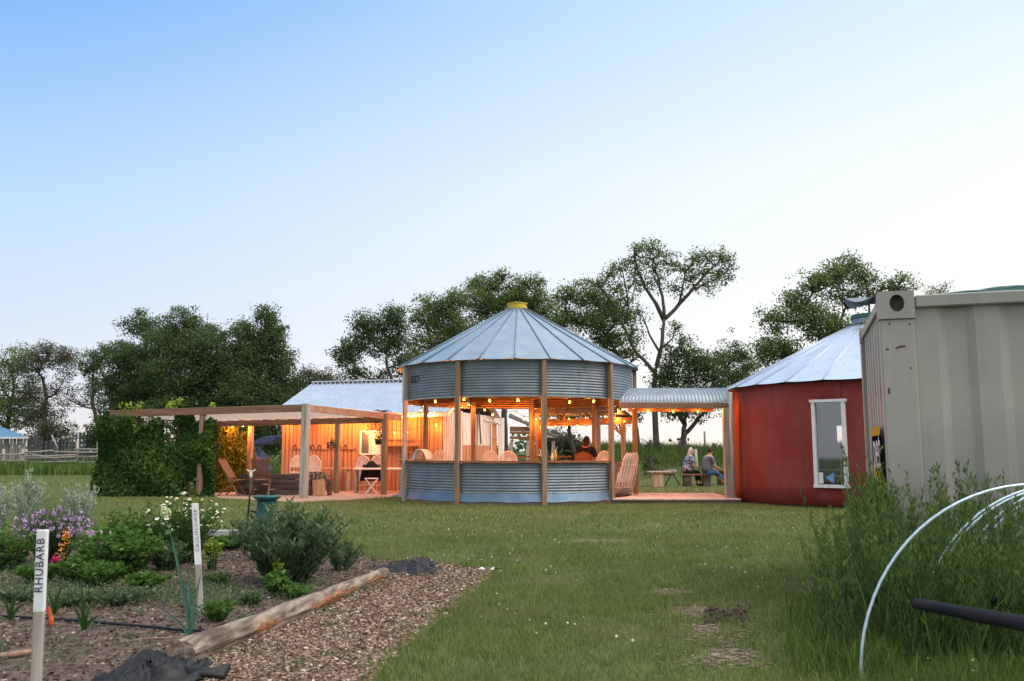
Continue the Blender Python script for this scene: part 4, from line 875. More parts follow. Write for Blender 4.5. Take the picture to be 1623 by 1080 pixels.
for c in (cx0, cx1, cmid): b_.beam(c + up * wz[0], c + up * wz[1], .06, .05)
b_.beam(cx0 + up * wz[0], cx1 + up * wz[0], .06, .05); b_.beam(cx0 + up * wz[1], cx1 + up * wz[1], .06, .05); wn_ = b_.build('window', m_white, cs)
b_ = MB(); o_ = sn * -.01; b_.add([cx0 + up * wz[0] + o_, cmid + up * wz[0] + o_, cmid + up * wz[1] + o_, cx0 + up * wz[1] + o_], [(0, 1, 2, 3)]); b_.build('pane', mat('dim_glass', (.10, .11, .12), .12, spec=.8), wn_)
b_ = MB(); b_.add([cmid + up * wz[0] + o_, cx1 + up * wz[0] + o_, cx1 + up * wz[1] + o_, cmid + up * wz[1] + o_], [(0, 1, 2, 3)]); b_.build('curtain', m_rafter, wn_)
b_ = MB(); b_.beam(on_wall(606, 696, .06), on_wall(660, 697, .06), .02, .03); b_.beam(on_wall(606, 707, .1), on_wall(665, 707, .1), .14, .03); b_.beam(on_wall(606, 715, .06), on_wall(660, 716, .06), .02, .05); b_.build('shelf', m_barn2, cs)
b_ = MB(); a_, c_ = on_wall(642, 713, .08), on_wall(657, 713, .08); b_.beam(a_, c_, .02, .20); sg = b_.build('sign_board', m_orange, None); sg.location = A0; tag(sg, 'small orange wooden sign reading CAFE on the shed wall', 'sign')
text_mesh('lettering', 'CAFE', .14, m_ink, sg, frame_M((a_ + c_) / 2 + sn * .012, sd_, up), .001)
# bulbs along the shed eave
eb_pts = [on_wall(px, py, .42) for px, py in ((458, 668), (490, 669), (522, 669), (552, 669), (576, 670), (601, 684), (631, 664), (646, 662), (660, 661), (675, 659), (688, 657))]
string_lights('long row of bulbs hung under the eave of the cedar shed', [v + A0 for v in eb_pts], 12, lit=(0, 2, 3, 4, 6, 8, 10))
string_lights('lower swag of bulbs across the shed window', [on_wall(px, py, .25) + A0 for px, py in ((587, 687), (601, 690), (631, 686), (651, 686), (696, 674))], 4, lit=(0, 2, 4), br=.026)

# ------------------------------------------------------------------ whitewashed shed to the right of it
v0 = A0 + sd_ * (SL + .02); v1 = v0 - sn * 1.75; v2 = v0 - sn * 6.4
ws = thing('whitewashed_shed', 'weathered whitewashed board shed with an orange door, seen through the pavilion', 'shed', v0)
def zt2(px, py, Y): return at(px, py, Y).z
b_ = MB(); wall_boards(b_, O, v1 - v0, 0, zt2(725, 652, 29.0), .19, .012, .03, jag=.03); b_.build('wall', m_wash, ws)
dd = (v2 - v1).normalized(); LL = (v2 - v1).length; t1_, t2_ = zt2(748, 654, v1.y), zt2(811, 663, v2.y); zl = zt2(765, 706, v1.y + 1)
b_ = MB(); b3 = MB(); n = 13; a2 = math.atan2(dd.y, dd.x)
for i in range(n):
    f = (i + .5) / n; c = (v1 - v0) + dd * LL * f; tp = t1_ + (t2_ - t1_) * f; pxa = 748 + 63 * f
    if 789 < pxa < 802: b_.box((c.x, c.y, (zt2(795, 674, 33.6) + tp) / 2), (LL / n * .96, .03, tp - zt2(795, 674, 33.6)), a2); continue
    zlo = zl if pxa < 789 else 0
    b_.box((c.x, c.y, (zlo + tp) / 2), (LL / n * .94, .03, tp - zlo), a2)
    if zlo: b3.box((c.x, c.y, zl / 2), (LL / n * .92, .025, zl), a2)
b_.build('wall', m_wash, ws); b3.build('lower_boards', m_barn, ws)
dn_ = Vector((dd.y, -dd.x, 0))
c = (v1 - v0) + dd * LL * (46.5 / 63); b_ = MB(); dw = LL * .17; b_.box((c.x - dn_.x * .05, c.y - dn_.y * .05, zt2(795, 674, 33.6) / 2), (dw, .03, zt2(795, 674, 33.6)), a2); dr = b_.build('door', m_orange, ws)
b_ = MB(); zd = zt2(795, 674, 33.6); o1 = c - dn_ * .025
b_.beam(o1 - dd * dw * .45 + up * .9, o1 + dd * dw * .45 + up * (zd - .55), .02, .09); b_.beam(o1 - dd * dw * .48 + up * (zd - .5), o1 + dd * dw * .48 + up * (zd - .5), .02, .10); b_.beam(o1 - dd * dw * .48 + up * .85, o1 + dd * dw * .48 + up * .85, .02, .10); b_.build('door_brace', m_orange, dr)
b_ = MB(); o1 = c + dn_ * .035
for s in (-1, 1): b_.beam(o1 + dd * s * dw * .58 + up * 0, o1 + dd * s * dw * .58 + up * zd, .03, .12, up=dd)
b_.beam(o1 - dd * dw * 1.6 + up * (zd + .12), o1 + dd * dw * .9 + up * (zd + .05), .04, .06); b_.build('door_frame', m_wash, ws)
b_ = MB(); o1 = (v1 - v0) + dd * LL * .38 + dn_ * .06; b_.beam(o1 + up * (zl + .05), o1 - dd * .25 + up * (zl + 1.15), .03, .05); b_.beam(o1 - dd * .42 + up * zl, o1 - dd * .42 + up * (zl + 1.3), .03, .05); b_.build('leaning_slat', m_dark, ws)
b_ = MB(); b_.add([(-.1, -.1, t1_ + .02), (v1 - v0) + up * (t1_ + .05) + Vector((-.1, -.2, 0)), (v2 - v0) + up * (t2_ + .02), (v2 - v0) + up * (t2_ + .4) + Vector((-2.6, 1.2, 0)), Vector((-1.6, 2.4, t1_ + .5))], [(0, 1, 2, 3, 4)]); b_.build('roof', m_dark, ws)

# ------------------------------------------------------------------ timber lean-to behind the pavilion
lt = thing('timber_lean_to', 'orange lit timber lean-to roof behind the pavilion, strung with bulbs', 'lean-to', (at(945, 700, 28.0).x, 28.0, 0))
q0, q1 = p(843, 651, 27.6, lt), p(978, 650, 27.6, lt); k0, k1 = p(843, 671, 30.5, lt), p(1001, 667, 30.5, lt)
b_ = MB(); b_.beam(q0, q1, .06, .2); b_.build('header_beam', m_beam, lt)
b_ = MB(); b_.beam(k0, k1, .06, .24); b_.build('header_beam', m_beam, lt)
b_ = MB()
for f in (0, .16, .33, .5, .67, .84, 1): b_.beam(q0.lerp(q1, f) + up * .12, k0.lerp(k1, f) + up * .14, .04, .1)
b_.build('rafter', m_beam, lt)
b_ = MB(); b_.add([q0 + up * .18 - Vector((.1, .2, 0)), q1 + up * .18 + Vector((.1, -.2, 0)), k1 + up * .20 + Vector((.15, .2, 0)), k0 + up * .20 + Vector((-.1, .2, 0))], [(0, 1, 2, 3)]); b_.build('roof_sheet', m_galv, lt)
b_ = MB(); b_.beam(q1 + up * .13 + Vector((.1, -.2, 0)), k1 + up * .15 + Vector((.15, .2, 0)), .03, .12); b_.build('rake_board', m_rafter, lt)
for px, Y, w in ((843, 27.6, .16), (851, 28.6, .13), (948, 27.7, .15), (988, 30.4, .16)):
    q = p(px, 700, Y, lt); zt3 = q0.z if Y < 29 else k0.z; b_ = MB(); b_.box((q.x, q.y, zt3 / 2), (w, w, zt3)); b_.build('post', m_post, lt)
    if px in (948, 988):
        b_ = MB(); b_.beam((q.x, q.y, zt3 - .45), (q.x - .45, q.y, zt3 - .02), .06, .08); b_.build('brace', m_beam, lt)
string_lights('bulbs hidden along the far beam of the timber lean-to', [at(x, y, 30.3) for x, y in ((862, 677), (880, 676), (898, 677), (916, 676), (930, 679), (979, 663), (990, 668))], 8, lit=(0, 2, 4, 5))
string_lights('bulbs inside the front beam of the timber lean-to', [at(x, y, 28.2) for x, y in ((850, 664), (874, 662), (902, 664), (928, 662), (960, 660))], 9, br=.02, lit=(0, 1, 2, 3, 4))
# hanging antlers
an = thing('antlers', 'pale branching antlers hanging from the pavilion timber', 'antlers', at(889, 660, 26.3))
b_ = MB()
for s in (-1, 1):
    m_ = [(0, 0, 0), (s * .12, 0, .06), (s * .2, 0, .2), (s * .17, -.03, .36)]; b_.tube(m_, [.022, .02, .016, .006], 6)
    b_.tube([m_[1], (s * .14, -.05, .22)], [.014, .004], 5); b_.tube([m_[2], (s * .30, 0, .3)], [.012, .004], 5)
b_.ball((0, 0, -.05), .06, 8, 6, (1, 1, 1.6)); b_.build('antler', m_post, an)
b_ = MB(); b_.tube([(0, 0, 0), (0, 0, at(889, 640, 26.3).z - an.location.z)], .005, 4); b_.build('cord', m_black, an)
# old covered rack under dark roof
rk = thing('old_wagon', 'old dark covered wooden wagon rack beyond the pavilion', 'wagon', (at(842, 715, 37).x, 37, 0))
b_ = MB(); a_, c_ = p(811, 678, 37, rk), p(880, 690, 37, rk)
b_.add([p(806, 660, 37, rk), p(882, 692, 36.4, rk), p(884, 691, 39, rk), p(808, 655, 39, rk)], [(0, 1, 2, 3)]); b_.build('cover', m_dark, rk).modifiers.new('t', 'SOLIDIFY').thickness = .05
b_ = MB(); b_.beam(p(808, 686, 36.9, rk), p(850, 687, 36.9, rk), .08, .10); b_.beam(p(808, 694, 36.9, rk), p(852, 695, 36.9, rk), .08, .12); b_.beam(p(808, 680, 36.9, rk), p(850, 681, 36.9, rk), .05, .2); b_.build('side_rack', m_teak, rk)
b_ = MB(); b_.beam(p(855, 691, 36.6, rk), p(882, 693, 36.6, rk), .3, .09); b_.build('shelf_board', m_greypost, rk)
b_ = MB()
for px in (812, 838, 878): q = p(px, 700, 36.9, rk); b_.beam((q.x - .1, q.y, 0), (q.x - .02, q.y, 1.7), .14, .12)
b_.build('leg', m_greypost, rk)
# tall lamp standing on the back counter
q = at(857, 723, 27.2); lp = thing('tall_lamp', 'tall glowing orange cylinder lamp on a thin white stand', 'lamp', q)
b_ = MB(); zz0, zz1 = at(857, 711, 27.2).z - q.z, at(857, 676, 27.2).z - q.z
b_.lathe([(.001, zz0), (.10, zz0), (.105, zz1), (.09, zz1 + .01)], O, 20); b_.build('lamp_shade', mat('orange_shade', (.60, .24, .08), .7, trans=.3), lp)
b_ = MB(); b_.lathe([(.001, 0), (.07, 0), (.07, .03), (.014, .05), (.012, zz0)], O, 12); b_.build('stand', m_white, lp)
ldd = bpy.data.lights.new('bulb_light', 'POINT'); ldd.energy = 6; ldd.color = (1, .5, .16); ldd.shadow_soft_size = .04; lo = bpy.data.objects.new('bulb_light', ldd); COL.objects.link(lo); lo.parent = lp; lo.location = (0, -.22, zz1 + .06)
b_ = MB(); q = at(857, 729, 27.2); b_.box((0, 0, 0), (1.9, .45, .045)); b_.box((-.8, 0, -.5), (.06, .3, .95)); b_.box((.8, 0, -.5), (.06, .3, .95)); o = b_.build('serving_shelf', m_counter); o.location = (q.x, q.y, lp.location.z - .0225 - .001)
tag(o, 'brown serving shelf carrying the tall lamp at the back of the pavilion', 'shelf')
for k, (px, hh, mm) in enumerate(((880, .26, m_sy), (875, .18, m_white))):
    b_ = MB(); b_.lathe([(.001, 0), (.035, 0), (.035, hh * .6), (.014, hh * .8), (.014, hh), (.001, hh)], O, 10); o = b_.build('bottle', mm); q = at(px, 727, 21.25); o.location = (q.x, 21.15, Z_cnt + .0)
    tag(o, ['small yellow bottle on the pavilion counter right of the third post', 'small white jar on the pavilion counter beside the yellow bottle'][k], 'bottle')

# ------------------------------------------------------------------ fan back folding chairs
def fan_chair(label, loc, rz, fold=False, m=None, group='tall folding chairs with fan backs'):
    m = m or m_chair; o = thing('folding_chair', label, 'chair', loc, rz, group)
    hw, top, zs = .23, 1.13, .80                                # back faces -y
    b = MB(); arc = [(-hw, .0, 0), (-hw, .0, .45), (-hw, .02, zs)] + [(hw * math.cos(R_(180 - a)), .03, zs + (top - zs) * math.sin(R_(a))) for a in range(15, 180, 15)] + [(hw, .02, zs), (hw, .0, .45), (hw, .0, 0)]
    b.tube(arc, .0125, 6); b.tube([(-hw, 0, .22), (hw, 0, .22)], .009, 5); b.build('frame', m_frame, o)
    b = MB()
    for a in range(0, 180, 12):
        a0, a1 = R_(a + 2), R_(a + 9.5); r0, r1 = .10, .215
        V = [(r * math.cos(t), .03 + d, zs + .02 + r * 1.38 * math.sin(t)) for d in (-.006, .006) for r, t in ((r0, a0), (r1, a0), (r1, a1), (r0, a1))]
        b.add(V, [(0, 1, 2, 3), (7, 6, 5, 4), (0, 4, 5, 1), (2, 6, 7, 3), (1, 5, 6, 2), (0, 3, 7, 4)])
    b.tube([(.215 * math.cos(R_(a)), .03, zs + .02 + .30 * math.sin(R_(a))) for a in range(0, 181, 15)], .012, 5)
    V = [(.10 * math.cos(R_(a)), .03, zs + .02 + .14 * math.sin(R_(a))) for a in range(0, 181, 15)]; b.add(V, [tuple(range(len(V)))]); b.box((0, .03, zs - .0), (.43, .014, .06)); b.build('backrest', m, o)
    b = MB()
    if fold: b.box((0, .05, .55), (.40, .03, .42))
    else: b.box((0, .22, .60), (.42, .42, .035))
    b.build('seat', m, o, bevel=.01)
    b = MB(); yy = .12 if fold else .42
    for s in (-1, 1): b.tube([(s * .20, .03, .62), (s * .20, yy if fold else -.02, 0) if fold else (s * .2, .40, .02)], .011, 5); b.tube([(s * .21, .38 if not fold else .08, .60), (s * .21, -.10 if not fold else .03, .02)], .011, 5)
    b.tube([(-.2, yy * .8, .2), (.2, yy * .8, .2)], .008, 4); b.build('leg', m_frame, o)
    return o
def place(px, Y, z=0): q = at(px, 700, Y); return (q.x, Y, z)
fan_chair('cream folding chair at the left table, half hidden by the corner post', place(472, 27.9), .0)
fan_chair('peach fan-back chair at the left table, right of the thick pergola post', place(498, 27.8), .05, True)
fan_chair('peach folded chair at the left end of the right table', place(576, 27.6), -.06, True)
fan_chair('peach folded chair just left of the right rear pergola post', place(598, 27.6), .04, True)
fan_chair('fan-back chair behind the left bay of the counter', place(697, 23.3, .16), .1)
fan_chair('fan-back chair left of the orange door, behind the middle bay', place(777, 22.3, .15), .05)
fan_chair('fan-back chair in front of the orange door, behind the middle bay', place(806, 22.3, .15), -.05)
fan_chair('fan-back chair behind the right bay beside the right front post', place(958, 23.2, .15), -.1)
bc = fan_chair('brown plain-back chair holding the person in black', place(924, 23.7, .12), 0, m=mat('brown_leather', (.22, .07, .035), .6))
b_ = MB(); b_.grid(lambda u, v: (.24 * u, .0 - .02 * (1 - u * u), .78 + .36 * v * (1 - .25 * u * u)), [-1, -.6, -.2, .2, .6, 1], [0, .5, 1]); b_.build('back_pad', MC['brown_leather'], bc).modifiers.new('t', 'SOLIDIFY').thickness = .03
fan_chair('white-framed chair inside the red building, seen at the right of its window', fan_later, .9)
# white barrel-shaped chair back on the left bay
b_ = MB(); b_.grid(lambda a, k: (.19 * math.cos(R_(a)), k * .32, .26 * math.sin(R_(a))), list(range(0, 181, 12)), [0, .5, 1]); o = b_.build('roll_top_box', m_white); o.modifiers.new('t', 'SOLIDIFY').thickness = .02; q = at(664, 727, 22.3); o.location = (q.x, 22.35, Z_cnt + .002); o.rotation_euler = (0, 0, -.5)
tag(o, 'white rounded bread-box shaped object on the left bay of the counter', 'box')
# four chairs leaning folded together against the post
for k in range(4):
    o = fan_chair(['outermost chair, nearest the pavilion post, of the folded stack on the deck', 'second chair from the pavilion post in the folded stack on the deck', 'third chair from the pavilion post in the folded stack on the deck', 'chair nearest the walkway post in the folded stack on the deck'][k], place(980 + k * 4.6, 22.8 + k * .12, .125), 1.15, True, group='folded chairs leaning on the deck')
    o.rotation_euler = (R_(15), 0, R_(60)); 

# ------------------------------------------------------------------ people
def skin_mesh(name, verts, edges, rad, m, parent, sub=2):
    me = bpy.data.meshes.new(name); me.from_pydata([tuple(v) for v in verts], edges, []); o = bpy.data.objects.new(name, me); COL.objects.link(o)
    sk = o.modifiers.new('skin', 'SKIN'); sk.use_smooth_shade = True
    for i, r in enumerate(rad):
        me.skin_vertices[0].data[i].radius = (r, r) if not isinstance(r, tuple) else r
    me.skin_vertices[0].data[0].use_root = True
    ss = o.modifiers.new('sub', 'SUBSURF'); ss.levels = sub; ss.render_levels = sub
    bpy.context.view_layer.update(); ev = bpy.data.meshes.new_from_object(o.evaluated_get(bpy.context.evaluated_depsgraph_get()))
    bpy.data.objects.remove(o); ev.materials.clear(); ev.materials.append(m); ev.name = name
    for q_ in ev.polygons: q_.use_smooth = True
    o = bpy.data.objects.new(name, ev); COL.objects.link(o); o.parent = parent; return o
def person(label, loc, rz, top_m, leg_m, hair_m, hair_len, knees, feet, hands, lean=.12, shoe_m=None, heavy=1.0, head_turn=0.0):
    """seated; faces +x locally. hips at origin height .50"""
    o = thing('person', label, 'person', loc, rz)
    hip = Vector((0, 0, .56)); ch = Vector((lean * .9, 0, .90)); sh_ = Vector((lean * 1.4, 0, 1.08)); nk = sh_ + Vector((.03, 0, .08)); hd = nk + Vector((.035, 0, .10)); tp = hd + Vector((.0, 0, .10))
    V = [hip, (hip + ch) / 2, ch, sh_, nk, hd, tp]; E = [(i, i + 1) for i in range(6)]; Rr = [(.15 * heavy, .17 * heavy), (.14 * heavy, .16 * heavy), (.13 * heavy, .17 * heavy), (.09, .13), .052, (.082, .072), (.066, .06)]
    ht = R_(head_turn); fx = Vector((math.cos(ht), math.sin(ht), 0)); fy = Vector((-fx.y, fx.x, 0))
    for (q, r) in ((hd + fx * .105 - Vector((0, 0, .005)), .014), (hd + fy * .085, .012), (hd - fy * .085, .012), (hd + fx * .075 - Vector((0, 0, .06)), .03)): V.append(q); E.append((5, len(V) - 1)); Rr.append(r)
    for s in (-1, 1):
        e0 = len(V); shd = sh_ + Vector((0, s * .19, -.03)); hnd = Vector(hands[0 if s < 0 else 1]); el = (shd + hnd) / 2 + Vector((-.05, s * .06, -.13))
        V += [shd, el, hnd]; Rr += [.062, .042, .027]; E += [(3, e0), (e0, e0 + 1), (e0 + 1, e0 + 2)]
        dirr = (hnd - el).normalized(); pal = hnd + dirr * .05; V.append(pal); Rr.append((.032, .016)); E.append((e0 + 2, e0 + 3))
        sid = dirr.cross(Vector((0, 0, 1))).normalized()
        for kf, (off, L_) in enumerate(((-.03, .06), (-.01, .075), (.01, .07), (.03, .055))):
            V += [pal + sid * off + dirr * .03, pal + sid * off * 1.1 + dirr * (.03 + L_ * .6) - Vector((0, 0, .02)), pal + sid * off + dirr * (.03 + L_ * .8) - Vector((0, 0, .05))]; Rr += [.009, .0085, .007]; n_ = len(V); E += [(e0 + 3, n_ - 3), (n_ - 3, n_ - 2), (n_ - 2, n_ - 1)]
        V += [pal + Vector((0, -s * .04, .01)), pal + Vector((0, -s * .055, 0)) + dirr * .035]; Rr += [.010, .008]; n_ = len(V); E += [(e0 + 2, n_ - 2), (n_ - 2, n_ - 1)]
        l0 = len(V); kn = Vector(knees[0 if s < 0 else 1]); ft = Vector(feet[0 if s < 0 else 1]); hj = hip + Vector((.02, s * .10, -.04))
        toe = ft + Vector((.16, 0, -.03)); V += [hj, kn, ft + Vector((0, 0, .03)), toe]; Rr += [.09, .062, .042, (.035, .045)]; E += [(0, l0), (l0, l0 + 1), (l0 + 1, l0 + 2), (l0 + 2, l0 + 3)]
    skin_mesh('body', V, E, Rr, m_skin, o)
    # shirt
    V = [hip - Vector((0, 0, .10)), (hip + ch) / 2, ch, sh_, nk - Vector((0, 0, .035))]; E = [(0, 1), (1, 2), (2, 3), (3, 4)]; Rr = [(.175 * heavy, .20 * heavy), (.165 * heavy, .19 * heavy), (.155 * heavy, .20 * heavy), (.105, .15), .07]
    for s in (-1, 1):
        shd = sh_ + Vector((0, s * .19, -.03)); hnd = Vector(hands[0 if s < 0 else 1]); el = (shd + hnd) / 2 + Vector((-.05, s * .06, -.13)); n_ = len(V); V += [shd, shd.lerp(el, .75)]; Rr += [.085, .072]; E += [(3, n_), (n_, n_ + 1)]
    skin_mesh('shirt', V, E, Rr, top_m, o)
    V = [hip - Vector((0, 0, .02))]; E = []; Rr = [(.12, .14)]
    for s in (-1, 1):
        i = 0 if s < 0 else 1; n_ = len(V); V += [hip + Vector((.04, s * .10, -.05)), Vector(knees[i]), Vector(feet[i]) + Vector((0, 0, .10))]; Rr += [.092, .075, .058]; E += [(0, n_), (n_, n_ + 1), (n_ + 1, n_ + 2)]
    skin_mesh('trousers', V, E, Rr, leg_m, o)
    for i in (0, 1): ft = Vector(feet[i]); skin_mesh('shoe', [ft + Vector((-.04, 0, .01)), ft + Vector((.07, 0, 0)), ft + Vector((.19, 0, -.02))], [(0, 1), (1, 2)], [.05, (.05, .045), (.035, .045)], shoe_m or m_char, o, 1)
    # hair: cap shell following the skull, longer at the back
    b = MB(); 
    for i in range(7):
        pass
    cc = hd + Vector((0, 0, .035)) - fx * .014
    def hairf(a, v):
        ph = R_(-8 + 98 * v); r = .098; back_ = max(0, -math.cos(R_(a)))
        zlow = -(hair_len) * back_ ** .5 * (1 - v) ** 3
        if math.cos(R_(a)) > .2: ph = R_(38 + 52 * v)
        return cc + fx * (math.cos(R_(a)) * math.cos(ph) * r * 1.05 - (.05 * (1 - v) ** 2 if hair_len > .15 else 0)) + fy * (math.sin(R_(a)) * math.cos(ph) * r * .9) + Vector((0, 0, math.sin(ph) * r * 1.1 + zlow))
    b.grid(hairf, list(range(0, 361, 20)), [0, .15, .3, .5, .75, 1]); hb = b.build('hair', hair_m, o); hb.modifiers.new('t', 'SOLIDIFY').thickness = -.012
    b = MB()
    for s in (-1, 1): b.ball(hd + fx * .080 + fy * s * .03 + Vector((0, 0, .022)), .010, 6, 5)
    b.build('eyes', m_char, o); b = MB(); b.ball(hd + fx * .092 - Vector((0, 0, .045)), .02, 8, 5, (.5, 1, .3)); b.build('mouth', mat('lips', (.30, .09, .07), .6), o)
    return o
m_floral = mat('blue_white_print', (.02, .035, .13), .8, col2=(.40, .48, .62), scale=13, detail=1)
m_greyshirt = mat('grey_shirt', (.10, .115, .15), .9, col2=(.13, .145, .18), scale=8); m_jean = mat('denim', (.03, .08, .19), .9, col2=(.05, .12, .26), scale=10)
Yp = 32.2
q = g(1096, 770)
lady = person('woman with long grey-blonde hair in a blue and white patterned blouse on the plank bench', (at(1087, 750, Yp).x, Yp, 0), R_(8), m_floral, m_char, mat('grey_blonde_hair', (.42, .36, .29), .8, col2=(.60, .54, .46), scale=30), .34, [(.42, -.12, .55), (.42, .12, .55)], [(.50, -.12, .06), (.46, .12, .06)], [(.40, -.06, .70), (.40, .06, .72)], heavy=.95)
man = person('man in a grey short-sleeved shirt and blue jeans sitting with his back turned', (at(1117, 750, Yp).x, Yp - .25, 0), R_(18), m_greyshirt, m_jean, mat('brown_hair', (.045, .022, .014), .8), .05, [(.36, -.14, .52), (.42, .14, .50)], [(.66, -.15, .08), (.78, .12, .08)], [(.40, -.20, .66), (.44, .14, .60)], heavy=1.22, lean=.10, head_turn=20)
blk = person('person with dark hair in a black sleeveless top leaning over behind the counter', place(926, 23.9, .28), R_(75), m_char, m_char, mat('dark_brown_hair', (.03, .012, .009), .7), .22, [(.40, -.12, .55), (.40, .12, .55)], [(.50, -.12, .06), (.46, .12, .06)], [(.25, -.30, .62), (.42, .16, .72)], lean=.22)

# ------------------------------------------------------------------ benches and plank tables beyond the walkway
def plank_bench(label, px0, px1, py, Y, m_top, legs, mleg, w=.34, th=.05, z=None, name='plank_bench', cat='bench', blk=.28):
    a, b2 = at(px0, py, Y), at(px1, py, Y); c = (a + b2) / 2; zt = a.z if z is None else z
    o = thing(name, label, cat, (c.x, Y, 0)); L = (b2 - a).length
    b = MB(); b.box((0, 0, zt - th / 2), (L, w, th)); b.build('top', m_top, o, bevel=.008)
    for f in legs: b = MB(); b.box(((f - .5) * L, 0, (zt - th) / 2), (blk, w * .8, zt - th)); b.build('leg', mleg, o, bevel=.01)
    return o
plank_bench('plank bench with stump legs under the seated couple', 1079, 1128, 753, Yp - .12, m_teak, (.2, .82), m_dark, z=.45)
plank_bench('low plank table with a pale board trestle left of the couple', 1027, 1061, 747, 31.5, m_greypost, (.42,), mat('pale_trestle', (.34, .28, .23), .9, col2=(.55, .48, .42), scale=8, stretch=WZ), w=.7, z=.56, name='plank_table', cat='table', blk=.34)
lb = thing('log_bench', 'half-log bench on thin black angled legs beside the plank table', 'bench', (at(1060, 750, 33).x, 33, 0))
b_ = MB(); b_.tube([(-.25, -.3, .48), (.28, .25, .50)], [.11, .10], 8); b_.build('seat', m_log, lb)
for s in (-1, 1): b_ = MB(); b_.tube([(.15 + s * .03, .12, .42), (.15 + s * .28, .12, 0)], .025, 5); b_.build('leg', m_black, lb)
plank_bench('dark plank table to the right of the seated man, cut off by the grey pole', 1128, 1158, 749, 33.6, m_dark, (.45,), m_dark, w=.8, z=.56, name='plank_table', cat='table', blk=.12)

# ------------------------------------------------------------------ pergola
B = g(481, 790); Cc = g(608, 784.5); A = Vector((at(172, 700, 25.3).x, 25.3, 0))
zB, zA_, zC = at(481, 641, B.y).z, at(172, 651, A.y).z, at(608, 655, Cc.y).z
Dd = Vector((A.x + (Cc.x - B.x) * 1.0, A.y + (Cc.y - B.y) * 1.0, 0)); zD = zA_ + zC - zB + .02
pg = thing('pergola', 'low wooden pergola with pale rafters and a long brown front beam', 'pergola', B)
lv = lambda v, z: Vector((v.x, v.y, z)) - B
b_ = MB(); b_.beam(lv(A, zA_ - .1), lv(B, zB - .1), .06, .20); b_.build('front_beam', m_beam, pg, bevel=.008)
dBC = (Cc - B).normalized(); b_ = MB(); b_.beam(lv(B, zB - .10), lv(Cc + dBC * .6, zC - .12), .06, .19); b_.build('side_beam', mat('pink_cedar_beam', (.30, .17, .12), .8, col2=(.42, .26, .19), scale=10, bump=.2), pg, bevel=.008)
b_ = MB(); b_.beam(lv(Dd, zD - .2), lv(Cc, zC - .2), .06, .18); b_.build('rear_beam', m_beam, pg, bevel=.008)
b_ = MB(); nf = 15
for i in range(nf):
    f = (i + .3) / nf; a_, c_ = A.lerp(B, f), Dd.lerp(Cc, f); b_.beam(lv(a_, zA_ + (zB - zA_) * f - .09), lv(c_, zD + (zC - zD) * f - .05), .045, .15)
b_.build('rafter', m_rafter, pg)
b_ = MB(); b_.add([lv(A.lerp(Dd, .02), zA_ - .012), lv(B.lerp(Cc, .02), zB - .012), lv(Cc, zC + .03), lv(Dd, zD + .03)], [(0, 1, 2, 3)]); b_.build('roof_panel', m_poly, pg)
def ppost(px, P_, ztop, w, m, rz=-.3): b_ = MB(); q = P_ - B; b_.box((q.x, q.y, ztop / 2), (w, w, ztop), rz); b_.build('post', m, pg, bevel=.012)
ppost(0, B, zB + .02, .19, m_greypost); ppost(0, Cc, zC - .02, .15, m_post)
for px, f in ((235, .2), (318, .48)): q = A.lerp(B, f); q = Vector((at(px, 700, q.y).x, q.y + .06, 0)); ppost(0, q, zA_ + (zB - zA_) * f - .1, .13, m_greypost if px == 235 else m_post)
q = Vector((at(535, 700, 26.8).x, 26.8, 0)); ppost(0, q, zC - .1, .14, m_post)
q = Vector((at(397, 700, 27.6).x, 27.6, 0)); ppost(0, q, zC - .05, .14, m_post)
q = Vector((at(285, 700, 27.2).x, 27.2, 0)); ppost(0, q, zD - .1, .12, m_post)
string_lights('short row of bulbs under the rear beam of the pergola', [at(x, y, 27.3) for x, y in ((350, 676), (368, 676), (386, 675), (412, 674), (437, 673))], 12, br=.026, lit=(0, 1, 2, 4))
# decorative iron brackets
b_ = MB(); q = Cc - B; b_.tube([(q.x - .06, q.y, zC - .35), (q.x - .22, q.y, zC - .55), (q.x - .3, q.y, zC - .3), (q.x - .18, q.y, zC - .24)], .018, 5); b_.tube([(q.x - .06, q.y, zC - .8), (q.x - .16, q.y, zC - .5)], .02, 5); b_.build('iron_bracket', m_black, pg)
# rust ornament on the corner
b_ = MB()
for k in range(14): b_.beam((random.uniform(-.3, .3), 0, .02 + random.uniform(-.02, .05)), (random.uniform(-.4, .4), random.uniform(-.1, .1), random.uniform(.0, .10)), .03, .015)
o = b_.build('twig_wreath', m_rust); o.location = (Cc.x - .1, Cc.y, zC + .01); tag(o, 'flat rusty twig ornament on the right rear corner of the pergola', 'ornament')

